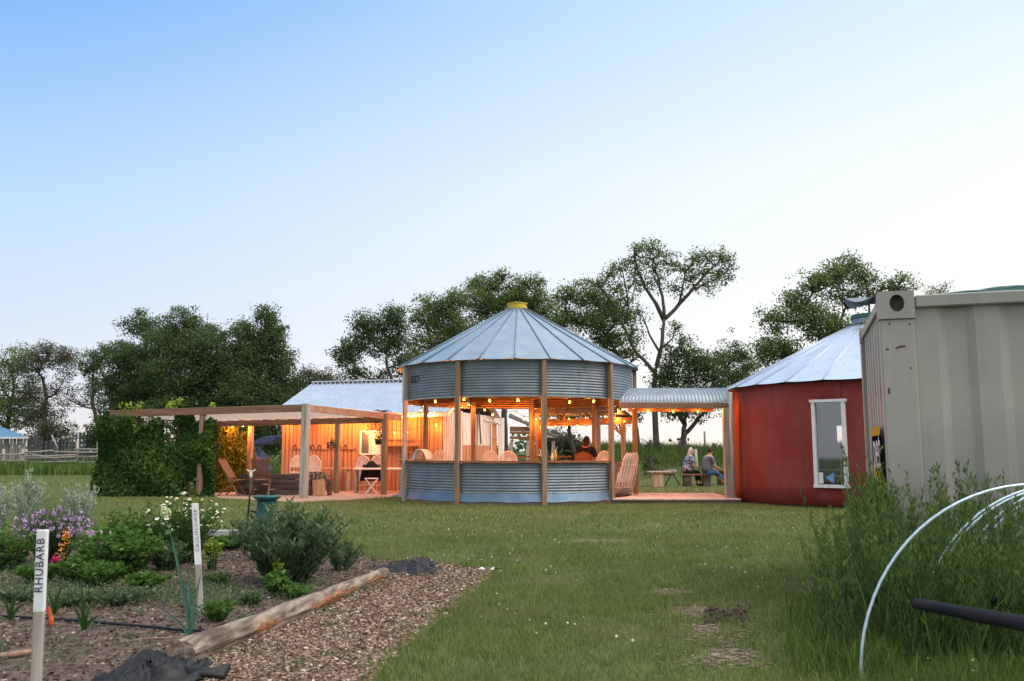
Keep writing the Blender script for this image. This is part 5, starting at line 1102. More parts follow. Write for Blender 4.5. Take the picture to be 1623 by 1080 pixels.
# ------------------------------------------------------------------ vines
def vine(name, label, P0, P1, z0, z1, thick, n, m, lsz=.10, holes=(), warm=False, group=None, cut=None):
    o = thing(name, label, 'climbing vine', (P0 + P1) / 2); d = (P1 - P0); L = d.length; d.normalize(); nn = Vector((d.y, -d.x, 0)); org = o.location
    s = rng.uniform(-.02, 1.0, n) * L; z = z0 + (z1 - z0) * rng.uniform(0, 1, n) ** .95
    bul = .48 + .52 * np.sin(s * 1.9 + 1.5 * np.sin(z * 1.7)) * np.cos(z * 2.3 + s * .8)
    off = thick * bul * rng.uniform(.0, 1, n) ** .5
    side = np.where(rng.random(n) < .78, 1.0, -.7); C = np.stack([P0.x - org.x + d.x * s + nn.x * off * side, P0.y - org.y + d.y * s + nn.y * off * side, z], 1)
    edge = z1 + .16 * np.sin(s * 3.1) + .12 * np.sin(s * 7.7 + 1) + .06 * np.sin(s * 19) - .12
    keep = (z < edge)
    for (s0, zz, rs, rz) in holes: keep &= ~((((s / L - s0) / rs) ** 2 + ((z - zz) / rz) ** 2 < 1) & (rng.random(n) < .93))
    C = C[keep]; V, Fc = leaves(C, rng.uniform(.6, 1.35, len(C)) * lsz * 1.25, .72, up=-.9)
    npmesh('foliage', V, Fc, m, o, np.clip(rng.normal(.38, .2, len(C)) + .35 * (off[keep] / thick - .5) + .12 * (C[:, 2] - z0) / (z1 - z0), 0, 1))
    b = MB()
    for k in range(22):
        s_ = random.uniform(0, L); q = P0 - org + d * s_; pts = [Vector((q.x, q.y, 0))]
        for j in range(5): pts.append(pts[-1] + Vector((d.x * random.uniform(-.25, .25), d.y * random.uniform(-.25, .25), (z1 - .2) / 5)))
        b.tube(pts, [.018, .015, .012, .01, .008, .006], 4)
    b.build('stem', m_trunk, o); return o
V0 = Vector((at(165, 700, 25.5).x, 25.35, 0)); V1 = Vector((at(343, 700, 24.9).x, 24.85, 0))
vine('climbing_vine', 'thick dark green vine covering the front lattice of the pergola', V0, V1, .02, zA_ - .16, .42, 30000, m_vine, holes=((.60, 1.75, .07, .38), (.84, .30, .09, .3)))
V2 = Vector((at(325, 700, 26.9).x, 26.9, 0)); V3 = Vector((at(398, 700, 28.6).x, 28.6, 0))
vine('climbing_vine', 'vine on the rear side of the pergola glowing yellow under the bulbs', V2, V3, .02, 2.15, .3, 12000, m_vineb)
# sprigs above the beam
for grp, lab in ((((195, 646, 9), (208, 645, 8), (220, 644, 6)), 'light green vine shoots above the left end of the pergola beam'), (((265, 648, 5), (270, 643, 7), (278, 638, 6), (284, 635, 4)), 'taller light green vine shoots above the middle of the pergola beam'), (((336, 643, 4), (325, 655, 8)), 'small vine shoots by the second pergola post')):
    sp = [rng.normal(size=(22, 3)) * r / F * 25 * .55 + np.array(at(px, py, 25.2)) for px, py, r in grp]
    V, Fc = leaves(np.concatenate(sp), .09, .7); o = npmesh('vine_shoot', V, Fc, m_lime, rnd=rng.random(len(Fc))); tag(o, lab, 'climbing vine')
# lattice panel
lc = thing('lattice_panel', 'brown square-mesh wooden lattice showing through gaps in the vine', 'lattice', V0)
b_ = MB(); d = (V1 - V0); L = d.length; d.normalize()
for i in range(int(L / .11)): q = d * (i * .11); b_.box((q.x, q.y + .05, 1.1), (.025, .012, 2.1))
for j in range(19): b_.beam(Vector((0, .064, .1 + j * .11)), d * L + Vector((0, .064, .1 + j * .11)), .012, .025)
b_.build('slat', m_teak, lc)

# ------------------------------------------------------------------ things under the pergola
# sleepers wall
sl = thing('sleeper_stack', 'low wall of stacked dark railway sleepers beside the garden chairs', 'sleepers', (at(430, 780, 25.9).x, 25.9, 0))
for k in range(4):
    b_ = MB(); n = 12; L = 2.0 - .06 * k; zc_ = .085 + k * .150; pts = []
    b_.grid(lambda u, a: (-L / 2 + L * u + .02 * math.sin(k * 3), .13 * max(-1, min(1, 1.35 * math.cos(R_(a)))) + .012 * math.sin(u * 17 + k), zc_ + .07 * max(-1, min(1, 1.35 * math.sin(R_(a)))) + .008 * math.sin(u * 23 + k * 2)), [i / 24 for i in range(25)], list(range(0, 361, 22)), smooth=False)
    b_.build('sleeper', m_dark, sl)
fw = thing('firewood_pile', 'small stack of split firewood on a dark crate behind the leaning board', 'firewood', (at(506, 780, 25.6).x, 25.6, 0))
for k in range(14):
    b_ = MB(); x = -.25 + (k % 5) * .12 + random.uniform(-.02, .02); z = .5 + (k // 5) * .075; b_.tube([(x, -.16, z), (x + random.uniform(-.02, .02), .18, z)], random.uniform(.032, .045), 6, smooth=False); b_.build('log', m_log, fw)
b_ = MB(); b_.box((-.26, 0, .23), (.09, .3, .46)); b_.box((.30, 0, .23), (.09, .3, .46)); b_.box((0, 0, .44), (.66, .32, .03)); b_.build('crate', m_dark, fw)
b_ = MB(); b_.box((0, 0, 0), (.34, .03, .46)); o = b_.build('leaning_board', m_barn); o.location = (at(505, 775, 25.2).x, 25.22, .245); o.rotation_euler = (R_(-14), R_(-8), 0); tag(o, 'short brown board leaning against the firewood pile', 'board')
for lab, x0, x1, Y in (('narrow plank table along the shed wall at left, behind the corner post', 474, 556, 28.2), ('pale plank table between the rear pergola post and the pavilion', 562, 640, 27.2)):
    plank_bench(lab, x0, x1, 743, Y, m_rafter if x0 > 500 else m_barn, (.04, .96), m_greypost, w=.5, z=at(600, 742, Y).z, name='plank_table', cat='table', blk=.07)
b_ = MB(); b_.box((0, 0, .48), (.62, .2, .16)); b_.box((0, 0, .2), (.5, .16, .4)); o = b_.build('black_cooler', m_char, bevel=.02); o.location = place(455, 27.6); tag(o, 'black box with a pale label standing at the left corner of the cedar shed', 'box')
b_ = MB(); b_.box((0, -.105, .49), (.2, .006, .07)); b_.build('label_plate', m_white, o)
# jacket over a small folding stool
st = thing('folding_stool', 'small crossed-leg wooden stool in front of the folded chairs', 'stool', place(590, 26.4), .2)
b_ = MB()
for s in (-1, 1):
    b_.beam((-.18, s * .15, 0), (.18, s * .15, .45), .02, .035); b_.beam((.18, s * .13, 0), (-.18, s * .13, .45), .02, .035)
b_.build('leg', m_rafter, st); b_ = MB(); b_.box((0, 0, .46), (.4, .34, .02)); b_.build('seat', m_rafter, st)
b_ = MB(); b_.grid(lambda u, v: (.18 * u + .05 * v * u + .02 * math.sin(9 * v), -.02 - .10 * (1 - u * u) * (.4 + v * .4) + .02 * math.sin(u * 7 + v * 5), .98 - .62 * v - .16 * u * u * (1 - v)), [i / 8 - 1 for i in range(17)], [i / 8 for i in range(9)])
b_.grid(lambda u, v: (.20 + .09 * v + .05 * math.cos(u), -.05 + .05 * math.sin(u), .86 - .5 * v), [R_(a) for a in range(0, 361, 45)], [0, .3, .6, 1]); b_.grid(lambda u, v: (-.20 - .09 * v + .05 * math.cos(u), -.05 + .05 * math.sin(u), .86 - .5 * v), [R_(a) for a in range(0, 361, 45)], [0, .3, .6, 1])
o = b_.build('black_jacket', m_char); o.location = place(590, 27.4); o.modifiers.new('t', 'SOLIDIFY').thickness = .02; tag(o, 'black jacket hung over the folded chair beside the right rear pergola post', 'jacket')
# hanging baskets
hb1 = thing('wire_basket', 'dark wire basket hanging from the middle pergola post', 'basket', at(525, 706, 26.5))
b_ = MB()
for k in range(9): t = math.pi * 2 * k / 9; b_.tube([(.13 * math.cos(t), .13 * math.sin(t), .08), (.11 * math.cos(t), .11 * math.sin(t), -.09)], .012, 4)
for z, r in ((.08, .135), (0, .12), (-.09, .11)): b_.tube([(r * math.cos(R_(a)), r * math.sin(R_(a)), z) for a in range(0, 361, 30)], .014, 4)
b_.build('wire', m_black, hb1); b_ = MB(); b_.tube([(0, 0, .08), (.02, 0, .5)], .006, 4); b_.build('hanger', m_black, hb1)
V, Fc = leaves(rng.normal(size=(60, 3)) * .06 + np.array([.05, 0, .1]), .07, .5); npmesh('foliage', V, Fc, m_garden, hb1, rng.random(60))
hb2 = thing('hanging_planter', 'black hanging planter of yellow flowers in front of the shed window', 'planter', at(600, 700, 26.3))
b_ = MB(); b_.lathe([(.001, -.10), (.09, -.10), (.13, .08), (.115, .08)], O, 16); b_.build('pot', m_black, hb2)
b_ = MB(); b_.tube([(-.11, 0, .08), (0, 0, .42), (.11, 0, .08)], .004, 4); b_.build('hanger', m_black, hb2)
V, Fc = leaves(rng.normal(size=(160, 3)) * np.array([.07, .07, .045]) + np.array([0, 0, .13]), .05, .6); npmesh('foliage', V, Fc, m_lime, hb2, rng.random(160))
# garden chairs
def garden_chair(label, loc, rz):
    o = thing('garden_chair', label, 'chair', loc, rz, 'folding slatted garden chairs')
    for s in (-1, 1):
        b = MB(); b.beam((-.30, s * .25, 0), (.26, s * .25, .46), .025, .045, up=(0, 1, 0)); b.beam((.34, s * .22, 0), (-.36, s * .22, 1.06), .025, .045, up=(0, 1, 0)) ; b.build('leg', m_teak, o)
        b = MB(); b.beam((-.22, s * .27, .68), (.22, s * .27, .62), .05, .025) if False else b.beam((-.05, s * .235, .42), (.30, s * .235, .44), .03, .035); b.build('seat_rail', m_teak, o)
    b = MB()
    for k in range(8): b.box((-.10 + k * .058, 0, .455), (.045, .46, .015))
    b.build('seat', m_teak, o)
    b = MB()
    for k in range(9): y = -.18 + k * .045; b.beam((.02, y, .52), (-.345, y, 1.04), .034, .012, up=(1, 0, .6))
    b.beam((-.345, -.23, 1.045), (-.345, .23, 1.045), .05, .03); b.beam((.01, -.23, .51), (.01, .23, .51), .04, .03); b.build('backrest', m_teak, o); return o
garden_chair('slatted wooden garden chair seen from the side, left of the sleeper stack', place(370, 25.4), R_(-8))
garden_chair('slatted wooden garden chair seen from behind, in front of the sleeper stack', place(415, 25.3), R_(100))

# ------------------------------------------------------------------ garden edge, can, hook
tb = thing('edging_timber', 'grey squared timber edging the back of the garden, left of the black pole', 'timber', g(355, 850)); b_ = MB(); b_.box((0, 0, .045), (.62, .14, .09)); b_.build('timber', m_grey, tb, bevel=.01)
b_ = MB(); b_.tube([(-.32, 0, .06), (.3, .02, .06)], [.075, .07], 12); o = b_.build('short_log', m_greypost); o.location = g(142, 856); tag(o, 'short round log end beside the purple flowers', 'log')
mcn = thing('milk_can', 'old teal enamel milk can with flared lid behind the sage bush', 'milk can', g(420, 888, 0)); s_ = mcn.location
zz = at(420, 786, s_.y).z
b_ = MB(); b_.lathe([(.001, 0), (.155, 0), (.165, .03), (.165, zz * .52), (.15, zz * .62), (.122, zz * .74), (.116, zz * .90), (.12, zz * .92)], O, 28); b_.build('can_body', m_teal, mcn)
b_ = MB(); b_.lathe([(.10, zz * .92), (.165, zz * .975), (.165, zz), (.13, zz * .985), (.001, zz * .97)], O, 28); b_.build('lid', m_teal, mcn)
for s in (-1, 1): b_ = MB(); b_.tube([(s * .11, 0, zz * .74), (s * .19, 0, zz * .76), (s * .185, 0, zz * .68), (s * .14, 0, zz * .64)], .014, 6); b_.build('handle', m_black, mcn)
hk = thing('pole_ornament', 'thin black pole topped by a small white skull-like finial', 'pole', g(387, 880)); s_ = hk.location
zt4 = at(393, 757, s_.y).z; b_ = MB(); b_.tube([(0, 0, 0), (.04, 0, zt4 * .7), (.045, 0, zt4)], .012, 8); b_.build('pole', m_black, hk)
b_ = MB(); b_.ball((.045, 0, zt4 + .03), .022, 8, 6, (1, 1, 2.2)); b_.tube([(-.01, 0, zt4 + .10), (.02, 0, zt4 + .075), (.07, 0, zt4 + .075), (.10, 0, zt4 + .10)], [.006, .012, .012, .006], 6); b_.build('finial', mat('bone_white', (.62, .6, .55), .6), hk)

# stakes
def stake(label, base, w, top_px, top_py, zwhite_py, txt, rz, lean):
    zt = at(top_px, top_py, base.y).z; zw = at(top_px, zwhite_py, base.y).z
    o = thing('garden_stake', label, 'garden stake', base, rz, 'wooden plant marker stakes')
    tx = at(top_px, top_py, base.y).x - base.x; sk = lambda z: tx * z / zt
    def seg(z0, z1, ww): 
        b = MB(); d_ = .028; V = [(sx_ * ww / 2 + sk(z), sy * d_ / 2, z) for z in (z0, z1) for sx_, sy in ((-1, -1), (1, -1), (1, 1), (-1, 1))]
        b.add(V, [(3, 2, 1, 0), (4, 5, 6, 7), (0, 1, 5, 4), (1, 2, 6, 5), (2, 3, 7, 6), (3, 0, 4, 7)]); return b
    seg(-.05, zw - .001, w * .97).build('stake', m_greypost, o, bevel=.003)
    seg(zw, zt, w).build('painted_top', m_white, o, bevel=.003)
    M = frame_M(Vector((sk((zt + zw) / 2), -.0165, (zt + zw) / 2 + .03)), Vector((tx / zt, 0, 1)), (-1, 0, 0))
    text_mesh('lettering', txt, .062, m_ink, o, M, .0008, 1.12) if len(txt) < 9 else text_mesh('lettering', txt, .040, mat('faded_ink', (.22, .22, .24), .7), o, M, .0008, 1.3)
    return o
q = g(57, 1088); stake('white-topped wooden stake lettered RHUBARB at the left', q, .058, 68, 840, 970, 'RHUBARB', 0, 0)
q = g(318, 975); stake('white-topped wooden stake lettered CAULIFLOWER among the daisies', q, .052, 310, 798, 895, 'CAULIFLOWER', .35, 0)
b_ = MB(); b_.ball((0, 0, 0), .03, 7, 5, (.7, .5, 1.4)); b_.beam((-.005, 0, .03), (-.03, 0, .10), .015, .02); o = b_.build('drip_valve', mat('orange_plastic', (.50, .10, .03), .5)); q = g(81, 985, .05); o.location = q; tag(o, 'small orange drip-line valve behind the rhubarb stake', 'valve')

# log
lg = thing('split_log', 'long weathered log with rotten orange splits bordering the mulch path', 'log', g(290, 1052))
l0 = g(285, 1056); l1 = g(612, 918)
b_ = MB(); dl = l1 - l0; NL = 90; na = 60
def logf(u, a):
    c = dl * u; r = .088 * (1 - .36 * u) * (1 + .05 * math.sin(u * 19) + .03 * math.sin(u * 41)); c = Vector((c.x + .03 * math.sin(u * 4.2), c.y, .065 - .008 * u))
    an_ = R_(a); rr = r * (1 + .05 * math.sin(3 * an_ + u * 9) + .03 * math.sin(11 * an_ + u * 3 + math.sin(u * 30)) + .022 * math.sin(23 * an_ + u * 8 + 2 * math.sin(u * 17)) - .05 * max(0, math.sin(7 * an_ + 2 + u * 5)) ** 6 - (.16 * math.exp(-((a - 200) / 12) ** 2) if .05 < u < .95 else 0))
    xx = Vector((dl.y, -dl.x, 0)).normalized(); return c - xx * math.cos(an_) * rr * 1.1 + Vector((0, 0, math.sin(an_) * rr))
b_.grid(logf, [i / NL for i in range(NL + 1)], [360 * i / na for i in range(na + 1)])
b_.add([logf(0, 360 * i / na) for i in range(na)], [tuple(range(na))]); b_.add([logf(1, 360 * i / na) for i in range(na)], [tuple(range(na))])
b_.build('bark', m_log, lg)
b_ = MB()
def rot(u, v, u0, u1): 
    uu = u0 + (u1 - u0) * u; p_ = logf(uu, 178 + (v - .5) * 58 * (1 + .3 * math.sin(u * 23)) * math.sin(math.pi * min(1, max(0, u))) ** .6); c = dl * uu; c = Vector((c.x + .03 * math.sin(uu * 4.2), c.y, .065)); dv = (p_ - c); return c + dv * (1.03 + .03 * math.sin(u * 60 + v * 9) * math.sin(v * 14 + u * 20)) 
for (u0, u1) in ((.19, .30), (.43, .74), (.82, .95)): b_.grid(lambda u, v: rot(u, v, u0, u1), [i / 22 for i in range(23)], [i / 6 for i in range(7)])
b_.build('rotten_split', m_rot, lg)
lg.location = l0

# fabric
def fabric(label, cx_, cy_, rx, ry, h, seed, rz=0):
    c = g(cx_, cy_); mpp = c.y / F; sx_ = rx * mpp; mpd = (g(cx_, cy_ - ry) - c).length; r_ = random.Random(seed); ph = [r_.uniform(0, 6) for _ in range(8)]
    b = MB(); n = 22
    def f(u, v):
        rr = v * (1 + .22 * math.sin(3 * u + ph[0]) + .12 * math.sin(7 * u + ph[1])); z = h * (1 - v ** 1.6) * (1 + .35 * math.sin(5 * u + ph[2]) * v + .3 * math.sin(9 * v + 2 * u + ph[3]) * v) + .012
        return (rr * sx_ * math.cos(u), rr * mpd * math.sin(u), max(.010, z + .018 * math.sin(11 * u + 6 * v + ph[4]) * v + .014 * math.sin(23 * u * v + 19 * v + ph[5]) + .010 * math.sin(31 * v - 9 * u + ph[6])))
    b.grid(f, [2 * math.pi * i / 80 for i in range(81)], [.001] + [i / 30 for i in range(1, 31)]); o = b.build('landscape_fabric', m_cloth); o.location = c; o.rotation_euler = (0, 0, rz)
    return tag(o, label, 'fabric', 'bunched black landscape fabric')
fabric('crumpled black landscape fabric at the bottom left by the log end', 232, 1078, 76, 36, .075, 3)
fabric('crumpled black landscape fabric at the far end of the log', 655, 902, 44, 12, .06, 5)
b_ = MB(); q0_ = g(290, 1066, .05); 
for k in range(4): b_.tube([(0, 0, .02 + .01 * k), (.12, .02 * k, .03), (.24, .03 * (k - 1), .03 + .01 * k)], [.03, .016, .02], 7)
o = b_.build('rolled_fabric_end', m_cloth); o.location = (q0_.x, q0_.y, .01); tag(o, 'twisted end of black fabric poking right beside the near log end', 'fabric')
b_ = MB(); b_.grid(lambda u, v: (u * .18 - .09, v * .05, .015 + .02 * math.sin(u * 9) * v), [i / 10 for i in range(11)], [0, .5, 1]); o = b_.build('white_plastic_scrap', m_white); o.location = g(772, 905, .01); tag(o, 'white plastic scrap with a black end at the far corner of the mulch', 'scrap')
b_ = MB(); b_.box((.13, .02, .02), (.10, .05, .025)); b_.build('black_end', m_cloth, o)
# drip line
b_ = MB(); b_.tube([g(x, y, .022) for x, y in ((-60, 975), (0, 977), (60, 980), (120, 984), (180, 989), (240, 994), (285, 999), (330, 1000))], .011, 7); tag(b_.build('drip_line', m_rubber), 'black drip irrigation pipe crossing the garden soil', 'pipe')
b_ = MB(); b_.tube([g(300, 1010, .05), g(235, 1012, .03), g(190, 1018, .02)], [.004, .006, .004], 5); b_.tube([g(-20, 1043, .02), g(30, 1036, .03), g(62, 1030, .03)], [.018, .022, .012], 6); tag(b_.build('dry_stalks', m_post), 'pale dry stalks lying on the garden soil', 'stalks')

# chips
def chips(name, n, test, zbase, size, m):
    k = 0; P_ = []
    poly = garden_poly if test == 'soil' else path_poly
    xs = [v.x for v in poly]; ys = [v.y for v in poly]
    Y = np.sqrt(rng.uniform(3.5 ** 2, min(16, max(ys)) ** 2, n * 3)); X = rng.uniform(-.62, .1, n * 3) * Y; P_ = np.stack([X, Y], 1); P_ = P_[np_pip(P_, poly)][:n]
    C = np.concatenate([P_, (zbase + rng.uniform(0, .018, len(P_)))[:, None]], 1); a = rng.uniform(0, 6.28, len(C)); ax = np.stack([np.cos(a), np.sin(a), rng.normal(0, .18, len(C))], 1) * 3
    V, Fc = leaves(C, rng.uniform(.4, 1.6, len(C)) * size, .38, axis=ax); return tag(npmesh(name, V, Fc, m, rnd=rng.random(len(C))), kind='stuff')
chips('wood_chips', 60000, 'path', .010, .027, m_chip)
chips('soil_litter', 26000, 'soil', .006, .028, mat('litter', (.1, .08, .06), .95, rnd=[(0, (.035, .024, .018)), (.6, (.10, .07, .052)), (.9, (.28, .20, .15)), (1, (.50, .43, .37))]))

# ------------------------------------------------------------------ plants
def leafy(name, label, base, n_st, h, spread, ll, asp, per, m, stem_m=None, cat='plant', up=.7, droop=.15, flower=None, group=None, low=.1, stuff=False, sr=.004, fan=1.0):
    o = thing(name, label, cat, base, group=group); b = MB(); Cs = []; Ax = []; tips = []
    for k in range(n_st):
        a = random.uniform(0, 6.283); r = math.sqrt(random.random()) * spread; hh = h * random.uniform(.6, 1.05) * (1 - .25 * (r / spread) ** 2)
        r0 = r * .35; p0 = Vector((r0 * math.cos(a), r0 * math.sin(a), 0)); p2 = Vector((r * math.cos(a) * fan, r * math.sin(a) * fan, hh)); p1 = (p0 + p2) / 2 + Vector((-math.cos(a) * r * .15, -math.sin(a) * r * .15, hh * droop))
        pts = [p0 * (1 - t) ** 2 + p1 * 2 * t * (1 - t) + p2 * t * t for t in [i / 5 for i in range(6)]]; b.tube(pts, [sr * (1 - .12 * i) for i in range(6)], 3, cap=False); tips.append(p2)
        for j in range(per):
            t = random.uniform(low, 1); q = p0 * (1 - t) ** 2 + p1 * 2 * t * (1 - t) + p2 * t * t; an_ = random.uniform(0, 6.283); ax = Vector((math.cos(an_), math.sin(an_), up)).normalized()
            Cs.append(q + ax * ll * .45); Ax.append(ax * 2)
    C = np.array([tuple(c) for c in Cs]); V, Fc = leaves(C, rng.uniform(.6, 1.2, len(C)) * ll, asp, axis=np.array([tuple(a) for a in Ax]))
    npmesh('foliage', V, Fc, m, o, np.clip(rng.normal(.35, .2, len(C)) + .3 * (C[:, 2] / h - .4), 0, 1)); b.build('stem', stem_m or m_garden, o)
    if flower: flower(o, tips)
    return o
def daisy(o, tips):
    m_c = mat('daisy_yellow', (.55, .36, .03), .8)
    for t in tips[:90]:
        r = random.uniform(.014, .032); nrm = Vector((random.gauss(0, .4), random.gauss(-.35, .4), 1)).normalized(); x = nrm.orthogonal().normalized(); y = nrm.cross(x); n = 9
        V = [t + nrm * .003]; Fs = []
        for k in range(n):
            a = 6.283 * k / n
            for da, rr in ((-.30, .8), (0, 1.12), (.30, .8)): V.append(t + (x * math.cos(a + da) + y * math.sin(a + da)) * r * rr - nrm * random.uniform(0, .004))
            Fs.append((0, 3 * k + 1, 3 * k + 2, 3 * k + 3))
        fl = MB().add(V, Fs).build('flower', m_petw, o); MB().ball(t + nrm * .005, r * .3, 6, 4).build('flower_centre', m_c, fl)
def pom(m, r0, r1, frac=.9, n=26):
    def f(o, tips):
        C = []; 
        for t in tips:
            if random.random() > frac: continue
            r = random.uniform(r0, r1); v = rng.normal(size=(n, 3)); v /= np.linalg.norm(v, axis=1)[:, None]; C.append(np.array(t) + v * r * np.array([1, 1, .8]))
        C = np.concatenate(C); V, Fc = leaves(C, r1 * .75, .7); npmesh('blossom', V, Fc, m, o, rng.random(len(C)))
    return f
q = g(458, 925); leafy('sage_bush', 'large grey-green bush with narrow leaves in front of the milk can', (q.x, q.y, 0), 150, .76, .60, .100, .18, 40, m_sage, m_sage, 'bush', up=.9, sr=.004)
q = g(540, 905); leafy('sage_bush', 'smaller low grey-green bush right of the large one, by the log end', (q.x, q.y, 0), 36, .34, .28, .075, .18, 20, m_sage, m_sage, 'bush', up=.9, sr=.003)
q = g(292, 893); leafy('daisy_clump', 'tall clump of white daisies behind the second stake', (q.x, q.y, 0), 100, .80, .42, .055, .25, 60, m_garden, m_garden, 'flowers', up=.5, flower=daisy)
q = g(80, 893); leafy('chive_clump', 'rounded clump topped with lilac pompom flowers behind the rhubarb stake', (q.x, q.y, 0), 190, .62, .42, .20, .05, 8, m_sage, m_sage, 'flowers', up=3.0, flower=pom(m_petp, .018, .028, .92), fan=1.0)
for k, (px, py, hh, sp_, lab) in enumerate(((40, 880, .96, .30, 'silver artemisia plume cluster at the left, taller of the two'), (128, 876, .80, .34, 'silver artemisia plume cluster behind the lilac flowers, right one'), (-10, 885, .80, .25, 'silver artemisia cut off by the left edge of the photo'))):
    q = g(px, py - 26); leafy('silver_artemisia', lab, (q.x, q.y, 0), 26, hh, sp_, .060, .34, 80, m_silver, m_silver, 'plant', up=1.2, low=.25, sr=.005)
q = g(10, 905); leafy('leafy_plant', 'bright green leafy plant at the left edge in front of the silver plumes', (q.x, q.y, 0), 50, .48, .34, .08, .3, 18, m_garden, None, up=.3)
q = g(190, 915); leafy('leafy_plant', 'dark green leafy mass left of the daisies', (q.x, q.y, 0), 90, .56, .46, .075, .5, 26, m_garden, None, up=.3)
q = g(215, 890); leafy('aster_clump', 'green clump with small faded violet flowers left of the daisies', (q.x, q.y, 0), 80, .66, .46, .07, .35, 30, m_garden, None, 'flowers', up=.5, flower=pom(mat('faded_violet', (.14, .12, .22), .8), .012, .018, .3, 12))
q = g(335, 905); leafy('parsley', 'lime green curly parsley beside the second stake', (q.x, q.y, 0), 26, .34, .12, .035, .8, 22, m_lime, None, up=.2, low=.6)
q = g(440, 945); leafy('celery_plant', 'small bright green plant in front of the sage bush', (q.x, q.y, 0), 22, .22, .16, .055, .7, 14, m_garden, None, up=.2, low=.2)
q = g(437, 935); leafy('parsley', 'pale green curly sprig in front of the sage bush', (q.x, q.y, 0), 8, .30, .05, .04, .7, 16, m_lime, None, up=.3, low=.6)
q = g(362, 872); leafy('leafy_plant', 'low broad-leaved plant against the grey edging timber', (q.x, q.y, 0), 40, .16, .26, .11, .6, 8, m_garden, None, up=.6)
q = g(235, 935); leafy('leafy_plant', 'low bright green plant in the middle of the garden bed', (q.x, q.y, 0), 44, .17, .22, .06, .5, 14, m_garden, None, up=.3)
q = g(120, 925); leafy('leafy_plant', 'green foliage right behind the rhubarb stake', (q.x, q.y, 0), 44, .30, .26, .06, .45, 16, m_garden, None, up=.3)
q = g(150, 905); leafy('leafy_plant', 'lime-tipped foliage below the lilac flowers', (q.x, q.y, 0), 34, .36, .22, .06, .5, 14, m_lime if False else m_garden, None, up=.2)
for k, (px, py, top, mm, lab) in enumerate(((100, 905, 848, m_peto, 'tall orange snapdragon spike right of the rhubarb stake'), (93, 912, 872, m_peto, 'short orange blossom beside the magenta flower'), (170, 905, 862, m_peto, 'faint orange flower spike in the middle foliage'), (232, 910, 868, m_peto, 'thin orange flower spike left of the daisies'), (84, 915, 882, m_petm, 'single magenta blossom next to the rhubarb stake'))):
    q = g(px, py); zt5 = at(px, top, q.y).z; o = thing('flower_spike', lab, 'flower', (q.x, q.y, 0)); b_ = MB(); b_.tube([(0, 0, 0), (.01, 0, zt5)], .004, 4); b_.build('stem', m_garden, o)
    C = []; nn_ = 90 if k in (0, 4) else 40
    C = rng.normal(size=(nn_, 3)) * np.array([.022, .02, .045 if mm is m_peto else .018]) + np.array([.01, 0, zt5 - .03]); V, Fc = leaves(C, .026, .7); npmesh('blossom', V, Fc, mm, o, rng.random(nn_))
for (px, py, n_, h_, sp_, ll, mm, nm, lab) in ((60, 925, 30, .20, .24, .06, m_garden, 'leafy_plant', 'low green foliage directly left of the rhubarb stake'), (262, 905, 40, .34, .26, .06, m_sage, 'leafy_plant', 'grey-green foliage at the foot of the daisies'), (200, 958, 36, .13, .28, .05, m_sage, 'herb_patch', 'feathery grey-green herb patch in the middle of the bed'), (120, 960, 30, .12, .24, .05, m_sage, 'herb_patch', 'feathery herb patch behind the young sword leaves'), (395, 960, 16, .12, .14, .05, m_sage, 'herb_patch', 'small grey herb tuft between the second stake and the log'), (470, 950, 20, .12, .16, .05, m_garden, 'leafy_plant', 'small green weed clump near the middle of the log'), (345, 985, 20, .16, .15, .055, m_garden, 'leafy_plant', 'green sprig at the foot of the leek beside the log'), (30, 955, 26, .12, .22, .05, m_sage, 'herb_patch', 'feathery herb patch at the left edge above the drip pipe'), (160, 930, 40, .24, .26, .06, m_garden, 'leafy_plant', 'mid green plant in front of the dark leafy mass'), (345, 930, 20, .14, .16, .05, m_weed, 'leafy_plant', 'low weeds just right of the second stake')):
    q = g(px, py); leafy(nm, lab, (q.x, q.y, 0), n_ * 2, h_, sp_, ll, .32, 14, mm, None, up=.6, sr=.0025)
# strap leaves: gladiolus, leek
def strap(name, label, base, specs, m, cat='plant', w=.02):
    o = thing(name, label, cat, base); b = MB()
    for (dx, dy, h, bend, ww) in specs:
        n = 10; V = []
        for i in range(n + 1):
            t = i / n; x = dx * t ** 1.3; y = dy * t ** 1.3; z = h * (t - bend * t * t); wd = ww * (math.sin(math.pi * min(1, .12 + t * .88)) ** .7) * (1 - .5 * t) + .001
            V += [(x - wd, y, z), (x, y + wd * .5, z + .0), (x + wd, y, z)]
        b.add(V, [f for i in range(n) for f in ((3 * i, 3 * i + 1, 3 * i + 4, 3 * i + 3), (3 * i + 1, 3 * i + 2, 3 * i + 5, 3 * i + 4))], True)
    b.build('leaf', m, o); return o
q = g(132, 1003); strap('gladiolus', 'young fan of bright green sword leaves on the soil', (q.x, q.y, 0), [(-.10, 0, .24, .1, .014), (-.05, .03, .34, .05, .016), (-.02, 0, .30, .1, .015), (.03, .02, .22, .1, .012), (.14, 0, .24, .5, .022), (.02, -.02, .14, .1, .01)], m_garden)
q = g(312, 1012); q = g(300, 1012)
lk = strap('leek_plant', 'tall blue-green leek with long upright leaves by the log', (q.x, q.y, 0), [(-.20, 0, .86, .05, .012), (-.13, .02, .58, .08, .014), (-.03, .03, .50, .05, .013), (-.27, 0, .30, .25, .013), (.06, 0, .46, .05, .012), (.12, 0, .34, .3, .012), (-.06, 0, .40, .0, .012)], m_leek)
C = rng.normal(size=(120, 3)); C = C / np.linalg.norm(C, axis=1)[:, None] * .032 + np.array([-.205, 0, .85]); V, Fc = leaves(C, .018, .8); npmesh('seed_head', V, Fc, mat('seed_cream', (.55, .60, .38), .8), lk)
